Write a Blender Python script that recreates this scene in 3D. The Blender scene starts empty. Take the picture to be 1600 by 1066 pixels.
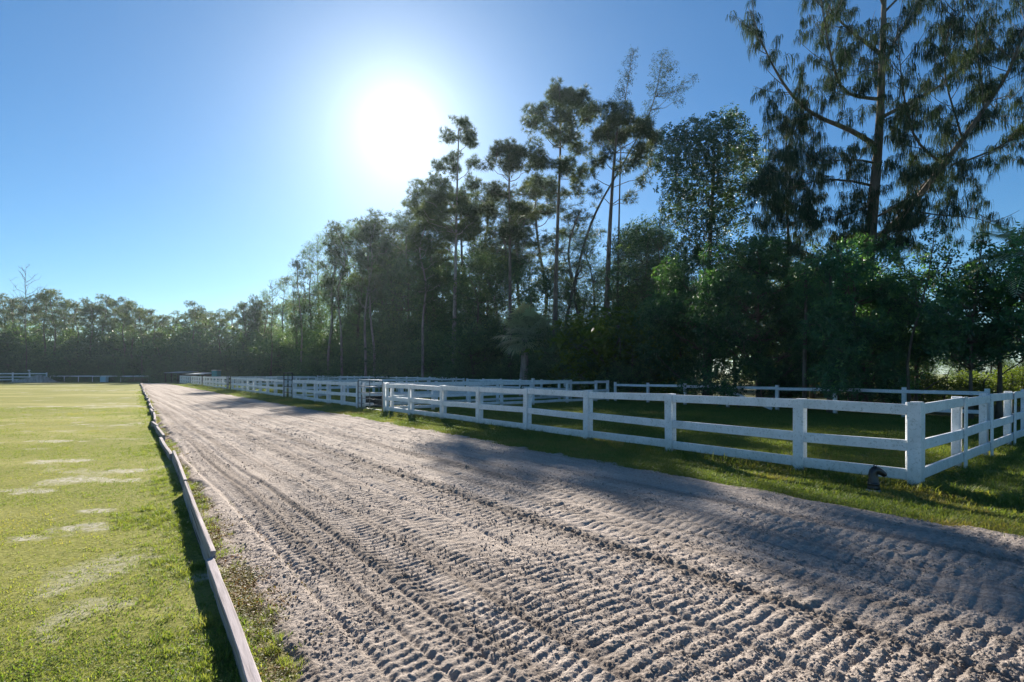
import bpy, math, random
import numpy as np
from mathutils import Vector, Matrix

scene = bpy.context.scene
COL = scene.collection
R = math.radians
rng = np.random.default_rng(11)
random.seed(11)

# ------------------------------------------------------------------ camera
F, CU, HZ, CH = 806.0, 800.0, 583.0, 1.75      # focal length in photo px, centre column, horizon row, eye height (m)
cam = bpy.data.cameras.new('camera')
cam.sensor_width = 36.0
cam.lens = F / 1600 * 36
cam.shift_y = 50 / 1600
cam.clip_end = 4000
camo = bpy.data.objects.new('camera', cam)
camo.location = (0, 0, CH)
camo.rotation_euler = (R(90), 0, 0)
COL.objects.link(camo)
scene.camera = camo

# ------------------------------------------------------------------ sky, sun, exposure
SUN = Vector((-0.217, 1.0, 0.481)).normalized()
SUN_EL = math.asin(SUN.z)
SUN_AZ = math.atan2(SUN.x, SUN.y)
world = bpy.data.worlds.new('World')
scene.world = world
world.use_nodes = True
wn, wl = world.node_tree.nodes, world.node_tree.links
wn.clear()
w_out = wn.new('ShaderNodeOutputWorld')
w_bg = wn.new('ShaderNodeBackground')
w_sky = wn.new('ShaderNodeTexSky')
w_sky.sky_type = 'NISHITA'
w_sky.sun_disc = False
w_sky.sun_elevation = SUN_EL
w_sky.sun_rotation = SUN_AZ
w_sky.air_density = 1.0
w_sky.dust_density = 0.3
w_sky.ozone_density = 6.0
w_bg.inputs['Strength'].default_value = 0.056
w_hs = wn.new('ShaderNodeHueSaturation')
w_hs.inputs['Saturation'].default_value = 1.1
wl.new(w_sky.outputs[0], w_hs.inputs['Color'])
w_mx = wn.new('ShaderNodeMix'); w_mx.data_type = 'RGBA'; w_mx.blend_type = 'MULTIPLY'
w_mx.inputs[0].default_value = 1.0; w_mx.inputs[7].default_value = (0.73, 0.84, 0.82, 1)
wl.new(w_hs.outputs[0], w_mx.inputs[6])
wl.new(w_mx.outputs[2], w_bg.inputs['Color'])
# the bright aureole of scattered light round the low sun
w_tc = wn.new('ShaderNodeTexCoord')
w_nm = wn.new('ShaderNodeVectorMath'); w_nm.operation = 'NORMALIZE'
w_dot = wn.new('ShaderNodeVectorMath'); w_dot.operation = 'DOT_PRODUCT'
w_dot.inputs[1].default_value = SUN
w_ac = wn.new('ShaderNodeMath'); w_ac.operation = 'ARCCOSINE'; w_ac.use_clamp = False
w_ex = wn.new('ShaderNodeMath'); w_ex.operation = 'MULTIPLY'; w_ex.inputs[1].default_value = -1 / R(4.0)
w_pw = wn.new('ShaderNodeMath'); w_pw.operation = 'EXPONENT'
w_gl = wn.new('ShaderNodeMath'); w_gl.operation = 'MULTIPLY'; w_gl.inputs[1].default_value = 0.42
w_g2 = wn.new('ShaderNodeBackground')
w_g2.inputs['Color'].default_value = (1.0, 0.97, 0.92, 1)
w_add = wn.new('ShaderNodeAddShader')
wl.new(w_tc.outputs['Generated'], w_nm.inputs[0]); wl.new(w_nm.outputs[0], w_dot.inputs[0])
wl.new(w_dot.outputs['Value'], w_ac.inputs[0]); wl.new(w_ac.outputs[0], w_ex.inputs[0])
wl.new(w_ex.outputs[0], w_pw.inputs[0]); wl.new(w_pw.outputs[0], w_gl.inputs[0]); wl.new(w_gl.outputs[0], w_g2.inputs['Strength'])
wl.new(w_bg.outputs[0], w_add.inputs[0]); wl.new(w_g2.outputs[0], w_add.inputs[1])
wl.new(w_add.outputs[0], w_out.inputs['Surface'])

sun = bpy.data.lights.new('sun', 'SUN')
sun.energy = 5.0
sun.angle = R(0.53)
sun.color = (1.0, 0.92, 0.81)
suno = bpy.data.objects.new('sun', sun)
suno.rotation_euler = SUN.to_track_quat('Z', 'Y').to_euler()
COL.objects.link(suno)

scene.view_settings.view_transform = 'Standard'
scene.view_settings.look = 'None'
scene.view_settings.gamma = 1.0
scene.view_settings.use_curve_mapping = False
scene.view_settings.exposure = 1.4

cy = scene.cycles
cy.use_denoising = True
cy.max_bounces = 6
cy.diffuse_bounces = 3
cy.glossy_bounces = 2
cy.transmission_bounces = 3
cy.volume_bounces = 0
cy.sample_clamp_indirect = 6
cy.caustics_reflective = False
cy.caustics_refractive = False

# ------------------------------------------------------------------ place geometry
DX, DY = -0.616, 0.788            # along the track, away from the camera
NX, NY = 0.788, 0.616             # from the track towards the wood
OX, OY = 6.03, 7.72               # corner post of the front fence


def sr(s, r):                     # fence coordinates -> ground
    return (OX + DX * s + NX * r, OY + DY * s + NY * r)


def to_sr(x, y):
    return ((x - OX) * DX + (y - OY) * DY, (x - OX) * NX + (y - OY) * NY)


def gp(u, v, h=0.0):              # photo pixel -> point at height h
    y = F * (CH - h) / (v - HZ)
    return ((u - CU) / F * y, y)


def on_line(u, r):                # point seen in column u on the line at offset r from the fence
    t = (u - CU) / F
    x0, y0 = OX + NX * r, OY + NY * r
    s = (x0 - t * y0) / (-DX + t * DY)
    return x0 + DX * s, y0 + DY * s


def px(u, v, y):                  # point seen at (u, v) at distance y
    return np.array([(u - CU) / F * y, y, CH + (HZ - v) / F * y])


def vtop(v, y):
    return CH + (HZ - v) / F * y


# ------------------------------------------------------------------ noise
def _hash(ix, iy, seed):
    h = (ix.astype(np.int64) * 374761393 + iy.astype(np.int64) * 668265263 + seed * 1442695041) & 0x7fffffff
    h = ((h ^ (h >> 13)) * 1274126177) & 0x7fffffff
    return ((h ^ (h >> 16)) & 0xffff) / 65535.0


def vnoise(x, y, seed=0):
    xi, yi = np.floor(x), np.floor(y)
    fx, fy = x - xi, y - yi
    fx = fx * fx * (3 - 2 * fx)
    fy = fy * fy * (3 - 2 * fy)
    a = _hash(xi, yi, seed); b = _hash(xi + 1, yi, seed)
    c = _hash(xi, yi + 1, seed); d = _hash(xi + 1, yi + 1, seed)
    return (a + (b - a) * fx) * (1 - fy) + (c + (d - c) * fx) * fy


def fbm(x, y, seed=0, octv=3):
    out, amp, tot = 0, 1.0, 0.0
    for k in range(octv):
        out = out + amp * vnoise(x * 2 ** k + 17 * k, y * 2 ** k - 9 * k, seed + k)
        tot += amp
        amp *= 0.5
    return out / tot


def domes(x, y, seed, keep=0.7):
    """rounded crumbs: height 0..1 of the nearest of randomly placed lumps"""
    xi, yi = np.floor(x), np.floor(y)
    out = np.zeros_like(x)
    for i in (-1, 0, 1):
        for j in (-1, 0, 1):
            cx, cy_ = xi + i, yi + j
            a, b, c = _hash(cx, cy_, seed), _hash(cx, cy_, seed + 1), _hash(cx, cy_, seed + 2)
            rr = 0.30 + 0.45 * c
            q = 1 - ((x - cx - a) ** 2 + (y - cy_ - b) ** 2) / (rr * rr)
            out = np.maximum(out, np.sqrt(np.maximum(q, 0)) * rr * (c < keep))
    return out


def sstep(a, b, x):
    t = np.clip((x - a) / (b - a), 0, 1)
    return t * t * (3 - 2 * t)


# ------------------------------------------------------------------ mesh helpers
class MB:
    def __init__(self):
        self.V, self.Fc, self.n, self.A = [], [], 0, []

    def add(self, V, *faces, var=None):
        V = np.asarray(V, float).reshape(-1, 3)
        for f in faces:
            f = np.asarray(f, np.int64)
            if f.size:
                self.Fc.append(f + self.n)
        self.V.append(V)
        self.A.append(np.full(len(V), 0.5) if var is None else np.asarray(var, float))
        self.n += len(V)

    def mesh(self, name, mat, smooth=False):
        me = bpy.data.meshes.new(name)
        V = np.concatenate(self.V)
        loops = np.concatenate([f.ravel() for f in self.Fc])
        sizes = np.concatenate([np.full(len(f), f.shape[1]) for f in self.Fc])
        starts = np.concatenate([[0], np.cumsum(sizes)[:-1]])
        me.vertices.add(len(V)); me.loops.add(len(loops)); me.polygons.add(len(sizes))
        me.vertices.foreach_set('co', V.astype(np.float32).ravel())
        me.loops.foreach_set('vertex_index', loops.astype(np.int32))
        me.polygons.foreach_set('loop_start', starts.astype(np.int32))
        me.polygons.foreach_set('use_smooth', np.full(len(sizes), smooth, bool))
        at = me.attributes.new('var', 'FLOAT', 'POINT')
        at.data.foreach_set('value', np.concatenate(self.A).astype(np.float32))
        me.update(calc_edges=True)
        if mat:
            me.materials.append(mat)
        return me

    def build(self, name, mat, parent=None, smooth=False, loc=None):
        me = self.mesh(name, mat, smooth)
        o = bpy.data.objects.new(name, me)
        COL.objects.link(o)
        if loc is not None:
            o.location = loc
        if parent is not None:
            o.parent = parent
        return o


def tag(o, label=None, cat=None, group=None, kind=None):
    if label: o['label'] = label
    if cat: o['category'] = cat
    if group: o['group'] = group
    if kind: o['kind'] = kind
    return o


def thing(name, loc, label, cat, group=None, rz=0.0):
    o = bpy.data.objects.new(name, None)
    o.empty_display_size = 0.2
    o.location = loc
    o.rotation_euler = (0, 0, rz)
    COL.objects.link(o)
    return tag(o, label, cat, group)


def copy_thing(o, loc, rz=0.0, scale=(1, 1, 1), label=None, group=None):
    c = o.copy()
    COL.objects.link(c)
    c.location = loc; c.rotation_euler = (0, 0, rz); c.scale = scale
    if label: c['label'] = label
    if group: c['group'] = group
    for ch in list(o.children):
        d = ch.copy(); COL.objects.link(d); d.parent = c
        for g in list(ch.children):
            e = g.copy(); COL.objects.link(e); e.parent = d
    return c


def unit(v):
    v = np.asarray(v, float)
    return v / max(np.linalg.norm(v), 1e-9)


def bar(mb, p0, p1, w, h, up=(0, 0, 1), ch=0.006, ends=True, taper=1.0, wob=0.0):
    """a board from p0 to p1: w across, h along up, with chamfered long edges"""
    p0, p1 = np.asarray(p0, float), np.asarray(p1, float)
    d = unit(p1 - p0)
    side = unit(np.cross(d, up))
    upv = np.cross(side, d)
    a, b, c = w / 2, h / 2, min(ch, w / 3, h / 3)
    prof = [(a - c, -b), (a, -b + c), (a, b - c), (a - c, b), (-a + c, b), (-a, b - c), (-a, -b + c), (-a + c, -b)]
    V = [p0 + side * x + upv * z for x, z in prof] + [p1 + (side * x + upv * z) * taper for x, z in prof]
    Q = [(i, (i + 1) % 8, 8 + (i + 1) % 8, 8 + i) for i in range(8)]
    mb.add(V, Q, [list(range(7, -1, -1)), list(range(8, 16))])


def tube(mb, pts, radii, sides=6, var=0.5, cap=True):
    pts = np.asarray(pts, float)
    n = len(pts)
    radii = np.broadcast_to(np.asarray(radii, float), (n,))
    tang = np.gradient(pts, axis=0)
    tang /= np.maximum(np.linalg.norm(tang, axis=1, keepdims=True), 1e-9)
    ref = np.array([1.0, 0, 0]) if abs(tang[0][0]) < 0.9 else np.array([0, 1.0, 0])
    V = np.empty((n, sides, 3))
    ang = np.arange(sides) * 2 * math.pi / sides
    for i in range(n):
        a = ref - tang[i] * np.dot(ref, tang[i])
        a /= max(np.linalg.norm(a), 1e-9)
        b = np.cross(tang[i], a)
        ref = a
        V[i] = pts[i] + radii[i] * (np.cos(ang)[:, None] * a + np.sin(ang)[:, None] * b)
    i = np.arange(n - 1)[:, None] * sides
    j = np.arange(sides)[None, :]
    k = (j + 1) % sides
    Q = np.stack([i + j, i + k, i + sides + k, i + sides + j], -1).reshape(-1, 4)
    fs = [Q]
    if cap:
        fs += [[list(range(sides - 1, -1, -1))], [list(range((n - 1) * sides, n * sides))]]
    mb.add(V.reshape(-1, 3), *fs, var=np.full(n * sides, var))


def stamp(mb, tv, tf, pos, axis, scale, var, spin=True):
    """copies of a small template (z axis turned to axis) at many places, joined"""
    N, K = len(pos), len(tv)
    ax = axis / np.maximum(np.linalg.norm(axis, axis=1, keepdims=True), 1e-9)
    rnd = rng.normal(size=(N, 3))
    a = np.cross(ax, rnd)
    a /= np.maximum(np.linalg.norm(a, axis=1, keepdims=True), 1e-9)
    b = np.cross(ax, a)
    V = (tv[None, :, 0, None] * a[:, None, :] + tv[None, :, 1, None] * b[:, None, :] + tv[None, :, 2, None] * ax[:, None, :])
    V = V * scale[:, None, None] + pos[:, None, :]
    Fc = (tf[None] + (np.arange(N) * K)[:, None, None]).reshape(-1, tf.shape[1])
    mb.add(V.reshape(-1, 3), Fc, var=np.repeat(var, K))


# ------------------------------------------------------------------ materials
def new_mat(name):
    m = bpy.data.materials.new(name)
    m.use_nodes = True
    n, l = m.node_tree.nodes, m.node_tree.links
    n.clear()
    out = n.new('ShaderNodeOutputMaterial')
    return m, n, l, out


def node(n, t, **kw):
    x = n.new(t)
    for k, v in kw.items():
        if k in x.inputs:
            x.inputs[k].default_value = v
        else:
            setattr(x, k, v)
    return x


def ramp(n, l, src, stops):
    r = n.new('ShaderNodeValToRGB')
    e = r.color_ramp.elements
    while len(e) > len(stops): e.remove(e[-1])
    while len(e) < len(stops): e.new(0.5)
    for q, (p, c) in zip(e, stops):
        q.position = p
        q.color = (*c, 1) if len(c) == 3 else c
    l.new(src, r.inputs[0])
    return r.outputs[0]


def noise(n, l, vec, scale, detail=3.0, rough=0.55, dist=0.0):
    t = node(n, 'ShaderNodeTexNoise', Scale=scale, Detail=detail, Roughness=rough, Distortion=dist)
    l.new(vec, t.inputs['Vector'])
    return t.outputs['Fac']


def mixc(n, l, fac, a, b, mode='MIX'):
    m = n.new('ShaderNodeMix')
    m.data_type = 'RGBA'
    m.blend_type = mode
    for sock, val in ((m.inputs[0], fac), (m.inputs[6], a), (m.inputs[7], b)):
        if isinstance(val, (int, float)): sock.default_value = val
        elif isinstance(val, tuple): sock.default_value = (*val, 1)
        else: l.new(val, sock)
    return m.outputs[2]


def bump(n, l, h, strength, dist):
    b = node(n, 'ShaderNodeBump', Strength=strength, Distance=dist)
    l.new(h, b.inputs['Height'])
    return b.outputs[0]


def objpos(n):
    return n.new('ShaderNodeNewGeometry').outputs['Position']


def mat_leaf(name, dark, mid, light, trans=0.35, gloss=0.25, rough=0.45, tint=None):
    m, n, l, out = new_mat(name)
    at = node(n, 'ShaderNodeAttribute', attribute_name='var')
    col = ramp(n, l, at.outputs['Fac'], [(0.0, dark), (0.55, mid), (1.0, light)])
    oi = n.new('ShaderNodeObjectInfo')
    hs = node(n, 'ShaderNodeHueSaturation', Saturation=1.0)
    mp = node(n, 'ShaderNodeMapRange'); mp.inputs[3].default_value = 0.75; mp.inputs[4].default_value = 1.25
    l.new(oi.outputs['Random'], mp.inputs[0])
    l.new(mp.outputs[0], hs.inputs['Value'])
    l.new(col, hs.inputs['Color'])
    p = node(n, 'ShaderNodeBsdfPrincipled', Roughness=rough)
    p.inputs['Specular IOR Level'].default_value = gloss
    l.new(hs.outputs[0], p.inputs['Base Color'])
    t = n.new('ShaderNodeBsdfTranslucent')
    tc = mixc(n, l, 1.0, hs.outputs[0], tint or (1.9, 1.75, 0.55), 'MULTIPLY')
    l.new(tc, t.inputs['Color'])
    ms = node(n, 'ShaderNodeMixShader'); ms.inputs[0].default_value = trans
    l.new(p.outputs[0], ms.inputs[1]); l.new(t.outputs[0], ms.inputs[2])
    l.new(ms.outputs[0], out.inputs['Surface'])
    return m


def mat_bark(name, a, b, scale=6.0):
    m, n, l, out = new_mat(name)
    pos = objpos(n)
    mp = node(n, 'ShaderNodeMapping'); mp.inputs['Scale'].default_value = (1, 1, 0.25)
    l.new(pos, mp.inputs[0])
    f = noise(n, l, mp.outputs[0], scale, 5, 0.65)
    col = ramp(n, l, f, [(0.3, a), (0.7, b)])
    p = node(n, 'ShaderNodeBsdfPrincipled', Roughness=0.9)
    p.inputs['Specular IOR Level'].default_value = 0.1
    l.new(col, p.inputs['Base Color'])
    l.new(bump(n, l, f, 0.8, 0.03), p.inputs['Normal'])
    l.new(p.outputs[0], out.inputs['Surface'])
    return m


def mat_plain(name, col, rough=0.6, spec=0.3, metal=0.0, var=0.15, scale=8.0, bmp=0.0, dirt=None):
    m, n, l, out = new_mat(name)
    pos = objpos(n)
    f = noise(n, l, pos, scale, 4)
    lo = tuple(c * (1 - var) for c in col); hi = tuple(min(1, c * (1 + var)) for c in col)
    c = ramp(n, l, f, [(0.3, lo), (0.7, hi)])
    if dirt:
        f2 = noise(n, l, pos, scale * 0.45, 6, 0.7)
        k = ramp(n, l, f2, [(0.55, (0, 0, 0)), (0.75, (1, 1, 1))])
        c = mixc(n, l, k, c, dirt)
    p = node(n, 'ShaderNodeBsdfPrincipled', Roughness=rough, Metallic=metal)
    p.inputs['Specular IOR Level'].default_value = spec
    l.new(c, p.inputs['Base Color'])
    if bmp:
        l.new(bump(n, l, f, bmp, 0.01), p.inputs['Normal'])
    l.new(p.outputs[0], out.inputs['Surface'])
    return m


def mat_white():
    m, n, l, out = new_mat('white_paint')
    pos = objpos(n)
    f = noise(n, l, pos, 3.0, 5, 0.6)
    c = ramp(n, l, f, [(0.28, (0.66, 0.69, 0.70)), (0.6, (0.84, 0.86, 0.88))])
    sp = noise(n, l, pos, 26.0, 4, 0.75)
    k = ramp(n, l, sp, [(0.54, (0, 0, 0)), (0.70, (0.7, 0.7, 0.7))])
    c = mixc(n, l, k, c, (0.30, 0.32, 0.27))
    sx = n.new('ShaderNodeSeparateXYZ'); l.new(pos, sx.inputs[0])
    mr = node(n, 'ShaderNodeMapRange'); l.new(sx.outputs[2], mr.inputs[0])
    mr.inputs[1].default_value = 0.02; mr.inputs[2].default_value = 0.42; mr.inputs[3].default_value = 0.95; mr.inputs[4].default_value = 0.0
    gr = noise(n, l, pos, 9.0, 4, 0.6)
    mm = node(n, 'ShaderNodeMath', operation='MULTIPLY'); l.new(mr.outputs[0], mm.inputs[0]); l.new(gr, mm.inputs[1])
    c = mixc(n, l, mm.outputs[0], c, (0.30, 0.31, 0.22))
    p = node(n, 'ShaderNodeBsdfPrincipled', Roughness=0.5)
    p.inputs['Specular IOR Level'].default_value = 0.3
    l.new(c, p.inputs['Base Color'])
    l.new(bump(n, l, noise(n, l, pos, 40, 3), 0.15, 0.004), p.inputs['Normal'])
    l.new(p.outputs[0], out.inputs['Surface'])
    return m


def mat_ground(name, cols, patch=None, scale=0.35, bs=0.5, bump_scale=30.0):
    """cols: three ground colours; patch: (colour, threshold, scale) of bare spots"""
    m, n, l, out = new_mat(name)
    pos = objpos(n)
    big = noise(n, l, pos, scale, 5, 0.6)
    fine = noise(n, l, pos, scale * 60, 5, 0.75)
    c = ramp(n, l, big, [(0.3, cols[0]), (0.5, cols[1]), (0.7, cols[2])])
    c = mixc(n, l, 0.6, c, ramp(n, l, fine, [(0.32, tuple(x * 0.35 for x in cols[0])), (0.68, tuple(x * 1.45 for x in cols[2]))]))
    if patch:
        for pc, lo, hi, ps, st in patch:
            mp = node(n, 'ShaderNodeMapping'); mp.inputs['Scale'].default_value = st
            l.new(pos, mp.inputs[0])
            f = noise(n, l, mp.outputs[0], ps, 6, 0.62, 0.3)
            k = ramp(n, l, f, [(lo, (0, 0, 0)), (hi, (1, 1, 1))])
            c = mixc(n, l, k, c, pc)
    p = node(n, 'ShaderNodeBsdfPrincipled', Roughness=0.95)
    p.inputs['Specular IOR Level'].default_value = 0.05
    l.new(c, p.inputs['Base Color'])
    l.new(bump(n, l, noise(n, l, pos, bump_scale, 5, 0.7), bs, 0.03), p.inputs['Normal'])
    l.new(p.outputs[0], out.inputs['Surface'])
    return m


def mat_sand():
    m, n, l, out = new_mat('sand')
    pos = objpos(n)
    a = noise(n, l, pos, 0.5, 4, 0.6)
    b = noise(n, l, pos, 26.0, 5, 0.75)
    c = ramp(n, l, a, [(0.3, (0.36, 0.31, 0.27)), (0.7, (0.48, 0.42, 0.37))])
    c = mixc(n, l, 0.5, c, ramp(n, l, b, [(0.32, (0.20, 0.162, 0.138)), (0.60, (0.50, 0.435, 0.385))]))
    rot = node(n, 'ShaderNodeMapping')
    rot.inputs['Rotation'].default_value = (0, 0, -math.atan2(DY, DX))
    l.new(pos, rot.inputs[0])
    mp = node(n, 'ShaderNodeMapping'); mp.inputs['Scale'].default_value = (0.05, 3.2, 1)
    l.new(rot.outputs[0], mp.inputs[0])
    st = noise(n, l, mp.outputs[0], 1.0, 5, 0.65)
    c = mixc(n, l, 1.0, c, ramp(n, l, st, [(0.36, (0.58, 0.56, 0.54)), (0.50, (0.92, 0.91, 0.90)), (0.66, (1.12, 1.11, 1.10))]), 'MULTIPLY')
    p = node(n, 'ShaderNodeBsdfPrincipled', Roughness=0.95)
    p.inputs['Specular IOR Level'].default_value = 0.08
    l.new(c, p.inputs['Base Color'])
    f1 = noise(n, l, pos, 60.0, 6, 0.75)
    f2 = noise(n, l, pos, 9.0, 4, 0.7)
    b1 = bump(n, l, f2, 0.75, 0.07)
    b2 = node(n, 'ShaderNodeBump', Strength=0.8, Distance=0.02)
    l.new(f1, b2.inputs['Height']); l.new(b1, b2.inputs['Normal'])
    l.new(b2.outputs[0], p.inputs['Normal'])
    l.new(p.outputs[0], out.inputs['Surface'])
    return m


def mat_grass(name, dark, light, tip, trans=0.45):
    m, n, l, out = new_mat(name)
    at = node(n, 'ShaderNodeAttribute', attribute_name='tint', attribute_type='INSTANCER')
    v = node(n, 'ShaderNodeAttribute', attribute_name='var')
    c = ramp(n, l, at.outputs['Fac'], [(0.0, dark), (0.6, light), (1.0, tip)])
    c = mixc(n, l, 0.35, c, ramp(n, l, v.outputs['Fac'], [(0.0, dark), (1.0, tip)]))
    p = node(n, 'ShaderNodeBsdfPrincipled', Roughness=0.55)
    p.inputs['Specular IOR Level'].default_value = 0.2
    l.new(c, p.inputs['Base Color'])
    t = n.new('ShaderNodeBsdfTranslucent')
    l.new(mixc(n, l, 1.0, c, (1.6, 1.55, 0.6), 'MULTIPLY'), t.inputs['Color'])
    ms = node(n, 'ShaderNodeMixShader'); ms.inputs[0].default_value = trans
    l.new(p.outputs[0], ms.inputs[1]); l.new(t.outputs[0], ms.inputs[2])
    l.new(ms.outputs[0], out.inputs['Surface'])
    return m


def mat_wood(name, a, b):
    m, n, l, out = new_mat(name)
    tc = n.new('ShaderNodeTexCoord').outputs['Object']
    mp = node(n, 'ShaderNodeMapping'); mp.inputs['Scale'].default_value = (1.2, 22, 22)
    l.new(tc, mp.inputs[0])
    f = noise(n, l, mp.outputs[0], 1.0, 6, 0.7, 0.4)
    mp2 = node(n, 'ShaderNodeMapping'); mp2.inputs['Scale'].default_value = (0.45, 26, 26)
    l.new(tc, mp2.inputs[0])
    f2 = noise(n, l, mp2.outputs[0], 1.0, 3, 0.5, 0.6)
    c = ramp(n, l, f, [(0.3, a), (0.65, b)])
    k = ramp(n, l, f2, [(0.56, (0, 0, 0)), (0.62, (1, 1, 1))])
    c = mixc(n, l, k, c, tuple(x * 0.28 for x in a))
    p = node(n, 'ShaderNodeBsdfPrincipled', Roughness=0.85)
    p.inputs['Specular IOR Level'].default_value = 0.15
    l.new(c, p.inputs['Base Color'])
    l.new(bump(n, l, f, 0.7, 0.01), p.inputs['Normal'])
    l.new(p.outputs[0], out.inputs['Surface'])
    return m


M = {}
M['white'] = mat_white()
M['sand'] = mat_sand()
def mat_lawn():
    m = mat_ground('lawn_turf', [(0.14, 0.155, 0.035), (0.20, 0.21, 0.05), (0.26, 0.25, 0.075)], [((0.36, 0.33, 0.13), 0.50, 0.68, 0.20, (0.25, 1.0, 1.0))])
    n, l = m.node_tree.nodes, m.node_tree.links
    p = [x for x in n if x.type == 'BSDF_PRINCIPLED'][0]
    old = p.inputs['Base Color'].links[0].from_socket
    at = node(n, 'ShaderNodeAttribute', attribute_name='var')
    f = noise(n, l, objpos(n), 14.0, 5, 0.7)
    mm = node(n, 'ShaderNodeMath', operation='MULTIPLY'); l.new(ramp(n, l, at.outputs['Fac'], [(0.12, (0, 0, 0)), (0.8, (0.9, 0.9, 0.9))]), mm.inputs[0])
    l.new(ramp(n, l, f, [(0.38, (0.15, 0.15, 0.15)), (0.6, (1, 1, 1))]), mm.inputs[1])
    sand = ramp(n, l, noise(n, l, objpos(n), 6.0, 4, 0.6), [(0.3, (0.36, 0.33, 0.28)), (0.7, (0.55, 0.51, 0.45))])
    l.new(mixc(n, l, mm.outputs[0], old, sand), p.inputs['Base Color'])
    return m


M['lawn'] = mat_lawn()
M['turf'] = mat_ground('rough_turf', [(0.08, 0.13, 0.035), (0.13, 0.175, 0.05), (0.20, 0.19, 0.07)],
                       [((0.26, 0.18, 0.10), 0.56, 0.68, 0.8, (1, 1, 1))])
M['litter'] = mat_ground('leaf_litter', [(0.05, 0.05, 0.025), (0.075, 0.06, 0.035), (0.06, 0.08, 0.03)])
M['grass_lawn'] = mat_grass('lawn_blades', (0.08, 0.155, 0.035), (0.19, 0.255, 0.065), (0.42, 0.36, 0.15), 0.5)
M['grass_verge'] = mat_grass('verge_blades', (0.06, 0.13, 0.03), (0.14, 0.21, 0.05), (0.30, 0.24, 0.10))
M['grass_weed'] = mat_grass('weed_blades', (0.07, 0.11, 0.02), (0.18, 0.16, 0.05), (0.26, 0.12, 0.06))
M['pine_leaf'] = mat_leaf('pine_needles', (0.034, 0.055, 0.034), (0.07, 0.105, 0.052), (0.145, 0.16, 0.07), 0.30, 0.4, 0.5)
M['broad_leaf'] = mat_leaf('glossy_leaves', (0.022, 0.072, 0.044), (0.06, 0.165, 0.085), (0.15, 0.30, 0.11), 0.42, 0.5, 0.5)
M['wood_leaf'] = mat_leaf('woodland_leaves', (0.038, 0.078, 0.050), (0.08, 0.15, 0.082), (0.18, 0.25, 0.11), 0.42, 0.45, 0.5)
M['dark_leaf'] = mat_leaf('dark_leaves', (0.022, 0.050, 0.032), (0.050, 0.100, 0.055), (0.11, 0.165, 0.075), 0.26, 0.4, 0.5)
M['light_leaf'] = mat_leaf('sunlit_leaves', (0.06, 0.10, 0.02), (0.10, 0.15, 0.03), (0.17, 0.21, 0.05), 0.5, 0.25)  # lighter, yellower leaves: the sunlit look is put into the colour
M['droop_leaf'] = mat_leaf('drooping_needles', (0.014, 0.032, 0.026), (0.036, 0.066, 0.046), (0.085, 0.115, 0.07), 0.16, 0.05, 0.85)
M['palm_leaf'] = mat_leaf('palm_fronds', (0.20, 0.27, 0.20), (0.28, 0.35, 0.25), (0.36, 0.36, 0.22), 0.3, 0.5, 0.45)
M['bark_pine'] = mat_bark('pine_bark', (0.09, 0.07, 0.06), (0.24, 0.19, 0.16))
M['bark_grey'] = mat_bark('grey_bark', (0.07, 0.06, 0.05), (0.20, 0.17, 0.14))
M['bark_pale'] = mat_bark('pale_bark', (0.16, 0.13, 0.12), (0.38, 0.33, 0.31))
M['plank'] = mat_wood('weathered_board', (0.20, 0.17, 0.17), (0.46, 0.41, 0.42))
M['galv'] = mat_plain('grey_pipe', (0.16, 0.17, 0.18), 0.45, 0.5, 0.7, 0.2)
M['black'] = mat_plain('black_iron', (0.012, 0.011, 0.012), 0.32, 0.6, 0.0, 0.4, 30, 0.3, (0.05, 0.03, 0.025))
M['tub'] = mat_plain('black_rubber', (0.03, 0.03, 0.032), 0.6, 0.3)
M['concrete'] = mat_plain('concrete', (0.42, 0.41, 0.39), 0.9, 0.1, 0, 0.2, 20, 0.4)
M['teal'] = mat_plain('teal_plastic', (0.05, 0.22, 0.26), 0.5, 0.3)
M['paleblue'] = mat_plain('pale_blue_paint', (0.42, 0.60, 0.66), 0.5, 0.3)
M['tin'] = mat_plain('tin_roof', (0.55, 0.56, 0.58), 0.4, 0.4, 0.4, 0.15, 4)
M['darkwood'] = mat_plain('dark_timber', (0.10, 0.075, 0.06), 0.9, 0.1, 0, 0.3, 10)
M['hay'] = mat_plain('dry_brush', (0.17, 0.12, 0.075), 0.95, 0.05, 0, 0.4, 20)
M['horse'] = mat_plain('grey_coat', (0.70, 0.66, 0.62), 0.7, 0.2, 0, 0.15, 6)

# ------------------------------------------------------------------ the setting: ground sheets
def sheet(name, poly, z, mat, sub=0):
    mb = MB()
    mb.add([(x, y, z) for x, y in poly], [list(range(len(poly)))])
    o = mb.build(name, mat)
    o['kind'] = 'structure'
    return o


def r_board(s):
    return -8.85 + 0.034 * s


sheet('ground', [(-700, -60), (700, -60), (700, 900), (-700, 900)], 0.0, M['turf'])
SPOTS = [(122, 828, 62, 11), (45, 842, 40, 7), (40, 768, 60, 6), (150, 752, 75, 5), (90, 722, 60, 4), (200, 736, 30, 3), (225, 872, 28, 5), (150, 800, 30, 4), (310, 905, 20, 6), (95, 690, 60, 2), (60, 1000, 40, 10)]


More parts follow.
